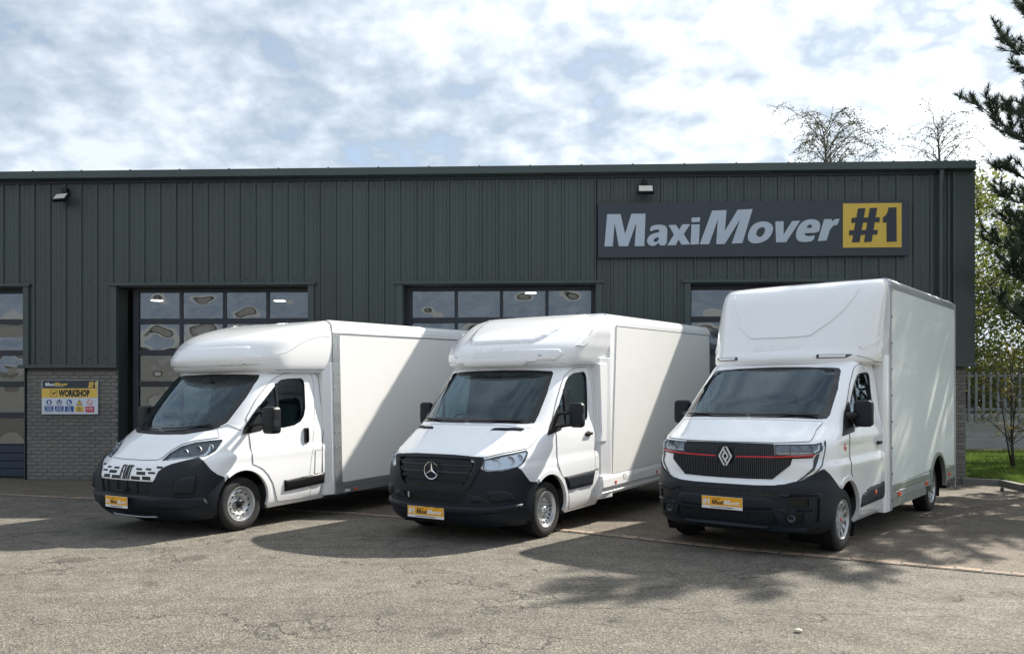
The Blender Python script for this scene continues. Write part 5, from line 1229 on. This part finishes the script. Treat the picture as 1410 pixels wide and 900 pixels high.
ft_tall = dict(bezel=mat('lamp_inner_grey', (.16, .17, .19), .3, metal=.5), ws=[(0, 1.485), (.5, 1.482), (.80, 1.470), (.86, 1.475), (.872, 1.53), (.85, 1.80), (.80, 2.02), (.775, 2.05), (.4, 2.072), (0, 2.08)],
  win=[(-.22, 1.34), (-.66, 1.385), (-1.06, 1.43), (-1.10, 1.47), (-1.14, 1.72), (-1.175, 1.94), (-1.155, 1.995), (-1.09, 2.01), (-.78, 1.99), (-.68, 1.96), (-.54, 1.86), (-.36, 1.70), (-.22, 1.56)],
  sail=[(.14, 1.285), (.02, 1.40), (-.11, 1.54), (-.27, 1.66), (-.27, 1.32)], divider=-.55, divz=(1.37, 1.855),
  door=[(-.09, 1.50), (-.27, 1.68), (-.47, 1.87), (-.66, 2.03), (-.74, 2.075), (-.84, 2.095), (-1.28, 2.12), (-1.36, 2.09), (-1.42, 1.85), (-1.41, 1.45), (-1.33, 1.12), (-1.31, .65), (-1.33, .45), (-1.37, .30), (-.53, .32), (-.50, .46), (-.43, .58), (-.33, .70), (-.20, .78), (-.11, .86), (-.09, 1.29)],
  mould=[(-.43, .44), (-.44, .52), (-.52, .585), (-.70, .64), (-1.38, .665), (-1.40, .50), (-1.37, .455)],
  hood=[(0, 1.226), (.25, 1.228), (.5, 1.228), (.79, 1.243), (.83, 1.27), (.94, 1.356), (1.06, 1.418), (1.09, 1.44), (.868, 1.452), (.45, 1.458), (0, 1.460)],
  hl=[(.478, 1.207), (.65, 1.211), (.828, 1.215), (.90, 1.230), (.89, 1.15), (.822, 1.113), (.65, 1.106), (.478, 1.102)],
  bowls=[(.54, 1.158, .044), (.66, 1.160, .044), (.765, 1.164, .042)], guides=[([(.50, 1.195), (.81, 1.198), (.81, 1.203), (.50, 1.201)], M['drl']), ([(.60, 1.11), (.612, 1.11), (.612, 1.2), (.60, 1.2)], M['lampdark']), ([(.50, 1.112), (.80, 1.118), (.80, 1.126), (.50, 1.120)], M['lampin']), ([(.815, 1.12), (.875, 1.15), (.885, 1.215), (.87, 1.215), (.86, 1.165), (.815, 1.14)], M['drl'])],
  split=[(0, .767), (.30, .768), (.45, .775), (.547, .786), (.645, .820), (.72, .850), (.796, .892), (.85, .935), (.891, .952), (.95, .90), (1.02, .82), (1.08, .755), (1.13, .72)], bot=.272, arch=.43, lip=(56, 192),
  holes=[[(0, .722), (.49, .705), (.45, .668), (.415, .658), (0, .660)], [(0, .488), (.465, .498), (.50, .395), (.45, .384), (0, .380)]], side_holes=[[(.565, .648), (.735, .650), (.735, .566), (.565, .555)], [(.525, .490), (.695, .495), (.695, .400), (.57, .395)], [(.79, .655), (.83, .655), (.83, .41), (.79, .41)]], bumper_bits=[('bumper_lip', [(0, .368), (.43, .358), (.90, .350), (.93, .325), (.88, .315), (0, .318)], M['plastic'], .056),
     ('bumper_bar', [(0, .655), (.42, .652), (.47, .61), (.47, .52), (0, .495)], M['plastic'], .036)],
  bumper_sides=[('corner_brow', [(.50, .66), (.555, .66), (.77, .668), (.86, .665), (.85, .71), (.50, .70)], M['plastic'], .042), ('corner_shelf', [(.50, .505), (.53, .505), (.77, .512), (.775, .552), (.50, .545)], M['plastic'], .046)],
  seams=[], mirror=(-.28, 1.125, 1.375, 1.675, .205, .12), arms=((1.495, -.13),), armr=.042, fz=.26, boxback=-5.42, boxz=(.55, 3.195), boxr=.075, boxmat=M['gel'], box=tall_box,
  dash=1.36, bulkmat=M['cabin'], rvm=(-.52, 1.98), wipers=[[(.0, 1.495), (-.4, 1.50), (-.78, 1.50)], [(.78, 1.495), (.35, 1.50), (.05, 1.495)]], plate=(.0, .565, .475, .135, .992), extra=tall_extra)
t = van('tall', 'luton_van', 'tallest white Luton van with finned grille, red front strip and rhombus badge', ft_tall)
# white corner light guides of the right van's face
S = SURF['tall']
for q in patch('corner_light', S, 'cyl', [(.836, 1.108), (.905, 1.145), (.93, 1.238), (.953, 1.252), (.935, 1.19), (.915, 1.10), (.884, .992), (.796, .893), (.65, .826), (.721, .891), (.792, .967), (.812, 1.07)], M['lampdark'], t, off=.010, inn=.002, both=True):
    s = q is not None
for sd in (0, 1):
    pg = [(.862, 1.13), (.893, 1.15), (.905, 1.20), (.916, 1.20), (.905, 1.12), (.872, .998), (.792, .905), (.70, .856), (.735, .886), (.80, .945), (.838, 1.03)]
    patch('corner_light_guide', S, 'cyl', mirp(pg, 'cyl') if sd else pg, M['lampin'], t, off=.013, inn=0)
# ================================================================== GRASS, KERB, FENCE, TREES
KL = [(8.95, 16.6), (9.50, 16.25), (9.36, 15.3), (9.22, 13), (9.5, 8), (10.2, 0), (11, -8)]
kerb = structure(bpy.data.objects.new('kerb', None)); C.objects.link(kerb)
for a, b in zip(KL[:-1], KL[1:]):
    a = Vector(a); b = Vector(b); l = (b-a).length; n = max(1, round(l/.9)); ang = math.atan2((b-a).y, (b-a).x)
    for i in range(n):
        c = a+(b-a)*((i+.5)/n); o = box('kerb_stone', -l/n/2+.004, l/n/2-.004, -.02, .11, -.05, .115, M['concrete'], kerb, .012); o.location = (c.x, c.y, 0); o.rotation_euler = (0, 0, ang)
GR = [(9.05, 16.65), (9.62, 16.32), (9.48, 15.3), (9.34, 13), (9.6, 8), (10.3, 0), (11.1, -8), (60, -8), (60, 60), (-30, 60), (-30, 38), (9.3, 38)]
sheet('lawn', GR, .075, M['soil'])
def blades(n, x0, x1, y0, y1, name):
    X = rng.uniform(x0, x1, n); Y = rng.uniform(y0, y1, n)
    k = (X > np.where(Y > 16.3, 9.6-(Y-16.3)*.2, 9.55)); X = X[k]; Y = Y[k]; n = len(X)
    a = rng.uniform(0, math.tau, n); h = rng.uniform(.04, .11, n); w_ = rng.uniform(.008, .014, n); lx = rng.normal(0, .03, n); ly = rng.normal(0, .03, n)
    V = np.zeros((n, 3, 3)); V[:, 0] = np.stack([X-w_*np.cos(a), Y-w_*np.sin(a), np.full(n, .07)], 1); V[:, 1] = np.stack([X+w_*np.cos(a), Y+w_*np.sin(a), np.full(n, .07)], 1); V[:, 2] = np.stack([X+lx, Y+ly, .07+h], 1)
    return np_mesh(name, V.reshape(-1, 3), np.arange(3*n).reshape(-1, 3), M['grass'])
def np_mesh(name, V, F, m, parent=None):
    me = bpy.data.meshes.new(name); nv = len(V); nf = len(F); k = F.shape[1]
    me.vertices.add(nv); me.vertices.foreach_set('co', np.asarray(V, np.float32).ravel()); me.loops.add(nf*k); me.loops.foreach_set('vertex_index', np.asarray(F, np.int32).ravel())
    me.polygons.add(nf); me.polygons.foreach_set('loop_start', np.arange(nf, dtype=np.int32)*k); me.update(calc_edges=True)
    me.materials.append(m); return link(bpy.data.objects.new(name, me), parent)
g_ = stuff(blades(90000, 9.0, 16, 13.2, 25.3, 'grass')); g_['label'] = 'short green grass of the verge beside the workshop'
sheet('gravel_strip', [(8, 25.2), (26, 25.2), (26, 25.95), (8, 25.95)], .085, M['mortar'])
# fence
fn = thing('palisade_fence', 'pale grey fence of upright bars above solid boards beyond the grass', 'fence', (8.4, 25.9, 0))
for i in range(56):
    x = .1+i*.225
    o = box('fence_bar', x, x+.075, -.03, -.005, 1.0, 2.50+.0*i, M['fence'], fn, .004)
for z in (1.32, 2.36): box('fence_rail', 0, 12.8, .0, .05, z, z+.07, M['fence'], fn)
for k in range(5):
    for j in range(3): box('fence_board', .02+k*2.55, 2.53+k*2.55, .01, .06, .14+j*.36, .14+j*.36+.35, M['fencepanel'], fn, .006)
for k in range(6): box('fence_post', -.04+k*2.55, .05+k*2.55, -.05, .0, 0, 2.58, M['door'], fn)
wall_ = thing('boundary_wall', 'long pale wall half hidden behind the fence bars', 'wall', (6, 33, 0))
for j in range(9): box('wall_panel', 0, 30, 0, .2, .02+j*.32, .33+j*.32, M['fence'], wall_, .01)
# a white van roof glimpsed past the fence
# ---- trees
def limb(pts, r0, r1, seg=7, wob=.0, rr=None):
    n = len(pts); q = []
    for p in pts: q.append(Vector(p)+Vector((rr.uniform(-wob, wob), rr.uniform(-wob, wob), rr.uniform(-wob, wob))) if wob and rr else Vector(p))
    return tubevf(q, [r0+(r1-r0)*i/(n-1) for i in range(n)], seg)
def tufts(P, D, nn, ln, wd, spread):
    """needle fans: P positions, D directions"""
    n = len(P); P = np.repeat(np.asarray(P), nn, 0); D = np.repeat(np.asarray(D), nn, 0); m = len(P)
    J = rng.normal(0, 1, (m, 3)); d = D+J*spread; d /= np.linalg.norm(d, axis=1)[:, None]
    s = np.cross(d, rng.normal(0, 1, (m, 3))); s /= np.linalg.norm(s, axis=1)[:, None]
    b = P+D*rng.uniform(-.6, .25, (m, 1))*ln*1.2; l = ln*rng.uniform(.7, 1.2, (m, 1))
    V = np.stack([b-s*wd, b+s*wd, b+d*l], 1).reshape(-1, 3)
    return V, np.arange(3*m).reshape(-1, 3)
def unit(v): v = np.asarray(v, float); return v/np.linalg.norm(v)
def pine(label, loc, H, zlow, rad, seed, dens=1., ntw=9, needle=.17, group=None):
    rr = random.Random(seed); root = thing('pine_tree', label, 'tree', loc, (0, 0, 0), group)
    L_ = [limb([(0, 0, -.1), (.05, .02, H*.3), (-.04, .05, H*.6), (.03, 0, H*.85), (0, 0, H)], .17*H/11, .02, 9)]
    mesh('trunk', *joinvf(L_), M['bark'], root, True)
    B = []; TP = []; TD = []
    z = zlow; az = rr.uniform(0, 6)
    while z < H-.15:
        t = (z-zlow)/(H-zlow); L = rad*(1-t)**.75*rr.uniform(.6, 1.12)*(.38+.62*min(1, (z-zlow)/3.4))+.25; az += 2.4+rr.uniform(-.4, .4)
        d = Vector((math.cos(az), math.sin(az), 0)); up = .10+.55*t+rr.uniform(-.1, .15)
        pts = []; n = 6
        for i in range(n+1):
            s = i/n; pts.append(Vector((0, 0, z))+d*L*s+Vector((0, 0, L*(up*s+.30*s*s-.12*s)))+Vector((rr.uniform(-1, 1), rr.uniform(-1, 1), rr.uniform(-1, 1)))*.04*L*(s > 0))
        B.append(limb(pts, .045*(1-t)+.012, .008, 5))
        k = int(ntw*L/1.5)+3
        for j in range(k):
            s = .22+.78*(j+rr.random())/k; q = s*n; i = min(int(q), n-1); p = pts[i].lerp(pts[i+1], q-i)
            side = Vector((-d.y, d.x, 0))*rr.choice((-1, 1)); tl = L*.34*(1.15-s*.8)*rr.uniform(.6, 1.2)+.12
            td = (d*rr.uniform(.4, 1.0)+side*rr.uniform(.3, 1.)+Vector((0, 0, rr.uniform(.2, 1.3)))).normalized()
            m_ = max(2, int(tl/.19)); tp = [p+td*tl*u/m_+Vector((0, 0, .10*tl*(u/m_)**2)) for u in range(m_+1)]
            B.append(limb(tp, .011, .005, 4))
            for u in range(1, m_+1):
                if rr.random() < dens: TP.append(tuple(tp[u])); TD.append(tuple((td+Vector((0, 0, .35))).normalized()))
                if rr.random() < dens*.5:
                    q3 = tp[u]+Vector((rr.uniform(-1, 1), rr.uniform(-1, 1), rr.uniform(-.2, 1)))*.12; TP.append(tuple(q3)); TD.append(tuple((q3-tp[u]+Vector((0, 0, .12))).normalized()))
        TP.append(tuple(pts[-1])); TD.append(tuple((pts[-1]-pts[-2]).normalized()))
        z += rr.uniform(.10, .19)*H/11
    mesh('branches', *joinvf(B), M['bark'], root, True)
    V, F = tufts(TP, TD, 56, needle, .0066, .46); o = np_mesh('crown', V, F, M['needle'], root); return root
def leafquads(P, size, m, name, root):
    n = len(P); P = np.asarray(P); a = rng.normal(0, 1, (n, 3)); a /= np.linalg.norm(a, axis=1)[:, None]; b = np.cross(a, rng.normal(0, 1, (n, 3))); b /= np.linalg.norm(b, axis=1)[:, None]
    s = size*rng.uniform(.6, 1.3, (n, 1)); V = np.stack([P-a*s, P+b*s*.5, P+a*s, P-b*s*.5], 1).reshape(-1, 3)
    return np_mesh(name, V, np.arange(4*n).reshape(-1, 4), m, root)
def leafy(label, loc, H, zlow, rad, seed, m, size=.07, n=7000, bark='bark', group=None, trunk=.10, clumps=46, cr=.5, forks=1, name='broadleaf_tree'):
    rr = random.Random(seed); root = thing(name, label, 'tree', loc, (0, 0, 0), group); T_ = []; B = []; P = []
    for k in range(forks):
        a = 2.1*k+rr.random(); lean = .12*H*(k > 0); T_.append(limb([(0, 0, -.1), (lean*.3*math.cos(a), lean*.3*math.sin(a), H*.3), (lean*math.cos(a), lean*math.sin(a), H*.9)], trunk*(1 if k == 0 else .7), trunk*.15, 8, .04, rr))
    mesh('trunk', *joinvf(T_), M[bark], root, True)
    for c in range(clumps):
        u = rr.random(); z = zlow+(H-zlow)*u; R_ = rad*math.sin(math.pi*min(.98, .22+.74*u))**.7; a = rr.uniform(0, 6.28); q = R_*math.sqrt(rr.random())
        c0 = Vector((q*math.cos(a), q*math.sin(a), z)); s0 = Vector((0, 0, max(.5, z-.5*q-.2)))
        B.append(limb([s0, s0.lerp(c0, .5)+Vector((0, 0, .1)), c0], trunk*.26, .004, 5, .05, rr))
        k = int(n/clumps*rr.uniform(.5, 1.5)); e = rng.normal(0, 1, (k, 3))*np.array([cr, cr, cr*.7])*rr.uniform(.6, 1.1); P.append(e+np.array(c0))
        for j in range(3):
            e1 = c0+Vector((rr.uniform(-1, 1), rr.uniform(-1, 1), rr.uniform(-.6, .8)))*cr; B.append(limb([c0, e1], .01, .003, 4))
    mesh('branches', *joinvf(B), M[bark], root, True); leafquads(np.concatenate(P), size, m, 'crown', root); return root
def birch(label, loc, H, rad, seed, nb=60, tw=3, leaf=.62):
    rr = random.Random(seed); root = thing('birch_tree', label, 'tree', loc); B = []; P = []
    stem = [Vector((0, 0, 0)), Vector((.15, 0, H*.4)), Vector((-.12, 0, H*.7)), Vector((.05, 0, H*.86)), Vector((-.05, 0, H*.97))]
    mesh('trunk', *limb(stem, .17, .02, 8), M['barkl'], root, True)
    for i in range(nb):
        t = .50+.48*(i/nb)**.8; z = H*t; a = rr.uniform(0, 6.28); L = rad*(1.35-t)*rr.uniform(.5, 1.6); d = Vector((math.cos(a), math.sin(a), 0)); pts = []
        rise = rr.uniform(.9, 1.7); droop = rr.uniform(.6, 1.5); cx = Vector((rr.uniform(-.3, .3), rr.uniform(-.3, .3), 0))
        for k in range(11):
            s = k/10; pts.append(Vector((0, 0, z))+(d+cx*s)*L*s+Vector((rr.uniform(-.05, .05), rr.uniform(-.05, .05), L*(rise*s-droop*s**2.6)+rr.uniform(-.03, .03))))
        B.append(limb(pts, .022+.02*(1-t), .006, 5))
        for k in range(2, 11):
            for w_ in range(rr.choice((1, 2, tw))):
                q = pts[k]; e = [q]; dd = (d*rr.uniform(-.2, 1)+Vector((rr.uniform(-1, 1), rr.uniform(-1, 1), rr.uniform(-.2, 1.0)))).normalized(); ln = rr.uniform(.08, .17); g = rr.uniform(.2, 1.1); n = rr.randrange(4, 8)
                for s in range(1, n): e.append(e[-1]+dd*ln+Vector((0, 0, -g*.035*s)))
                B.append(limb(e, .009, .0045, 4))
                for s in range(1, n):
                    for _ in range(2):
                        if rr.random() < leaf*rr.choice((.3, 1.2)): P.append(tuple(e[s]+Vector((rr.uniform(-.07, .07), rr.uniform(-.07, .07), rr.uniform(-.15, .02)))))
    mesh('branches', *joinvf(B), M['barkl'], root, True); leafquads(P, .05, M['leafb'], 'crown', root); return root
birch('thin birch with sparse drooping twigs above the roof over the sign', (13.5, 36, 0), 13.6, 3.6, 21)
birch('wispy birch showing over the roof between the drooping birch and the pine', (18.9, 37, 0), 14.0, 2.9, 4, 44, 2, .30)
pine('tall dark pine at the right edge of the picture beside the workshop', (11.0, 16.0, 0), 10.9, 1.9, 2.75, 11, 1., 14, .165)
pine('second pine standing further right behind the tall one', (18.8, 25.0, 0), 11.5, 1.6, 2.9, 5, .9, 10)
leafy('small yellowing tree with a forked stem growing in the grass', (11.62, 19.4, 0), 2.9, .8, .95, 8, M['leafy'], .035, 800, 'bark', None, .036, 34, .18, 3)
leafy('low sparse shrub with dark red leaves at the building corner', (10.15, 21.5, 0), 3.6, 1.2, .75, 12, M['leafr'], .045, 700, 'bark', None, .03, 26, .2, 2, 'shrub')
for lab, x, y, H, rd, sd in (('leafy yellow-green tree over the fence next to the workshop corner', 17.0, 31.5, 9.6, 3.0, 31), ('rounder green tree beyond the fence, behind the pine', 21.2, 34, 9.0, 3.4, 32), ('tall green tree farther back, right of the others beyond the fence', 26.5, 36, 10.5, 3.8, 33)):
    leafy(lab, (x, y, 0), H, 1.6, rd, sd, M['leafg'], .095, 15000, 'bark', 'trees beyond the fence', .13, 80, .6)
# trees to the right of the yard whose shade falls over the bay
pine('broad pine on the verge shading the parking bay', (14.2, 17.4, 0), 9.2, 3.0, 2.6, 41, .75, 7)
leafy('open-crowned tree on the verge shading the right van', (13.4, 13.4, 0), 7.2, 2.6, 1.9, 42, M['leafg'], .08, 5200, 'bark', None, .11, 60, .45)
# small things on the ground
v, f = lathe([(-.04, 0), (-.035, .02), (-.01, .034), (.015, .028), (.035, .012), (.042, 0)], 10)
tag(mesh('pine_cone', [(a+8.95, c*1.0+15.25, b+.045) for a, b, c in v], f, M['bark'], None, True), 'dark pine cone lying on the bay near the kerb', 'pine cone')
v, f = lathe([(-.012, 0), (-.008, .02), (.006, .024), (.014, .012), (.016, 0)], 9)
tag(mesh('pebble', [(a*1.3+2.08, c+6.07, b+.012) for a, b, c in v], f, M['pebble'], None, True), 'small pale pebble on the asphalt at the front', 'pebble')

n = 130; X = rng.uniform(5.5, 9.2, n); Y = rng.uniform(8.5, 15.8, n); a = rng.uniform(0, math.tau, n); r_ = rng.uniform(.012, .026, n)
V = np.stack([np.stack([X+np.cos(a+q)*r_*k, Y+np.sin(a+q)*r_*k, .008+rng.uniform(0, .012, n)], 1) for q, k in ((0, 1), (1.5, .5), (3.14, 1), (4.6, .5))], 1).reshape(-1, 3)
o = stuff(np_mesh('fallen_leaves', V, np.arange(4*n).reshape(-1, 4), M['leafy'])); o['label'] = 'scattered small fallen leaves on the bay near the kerb'
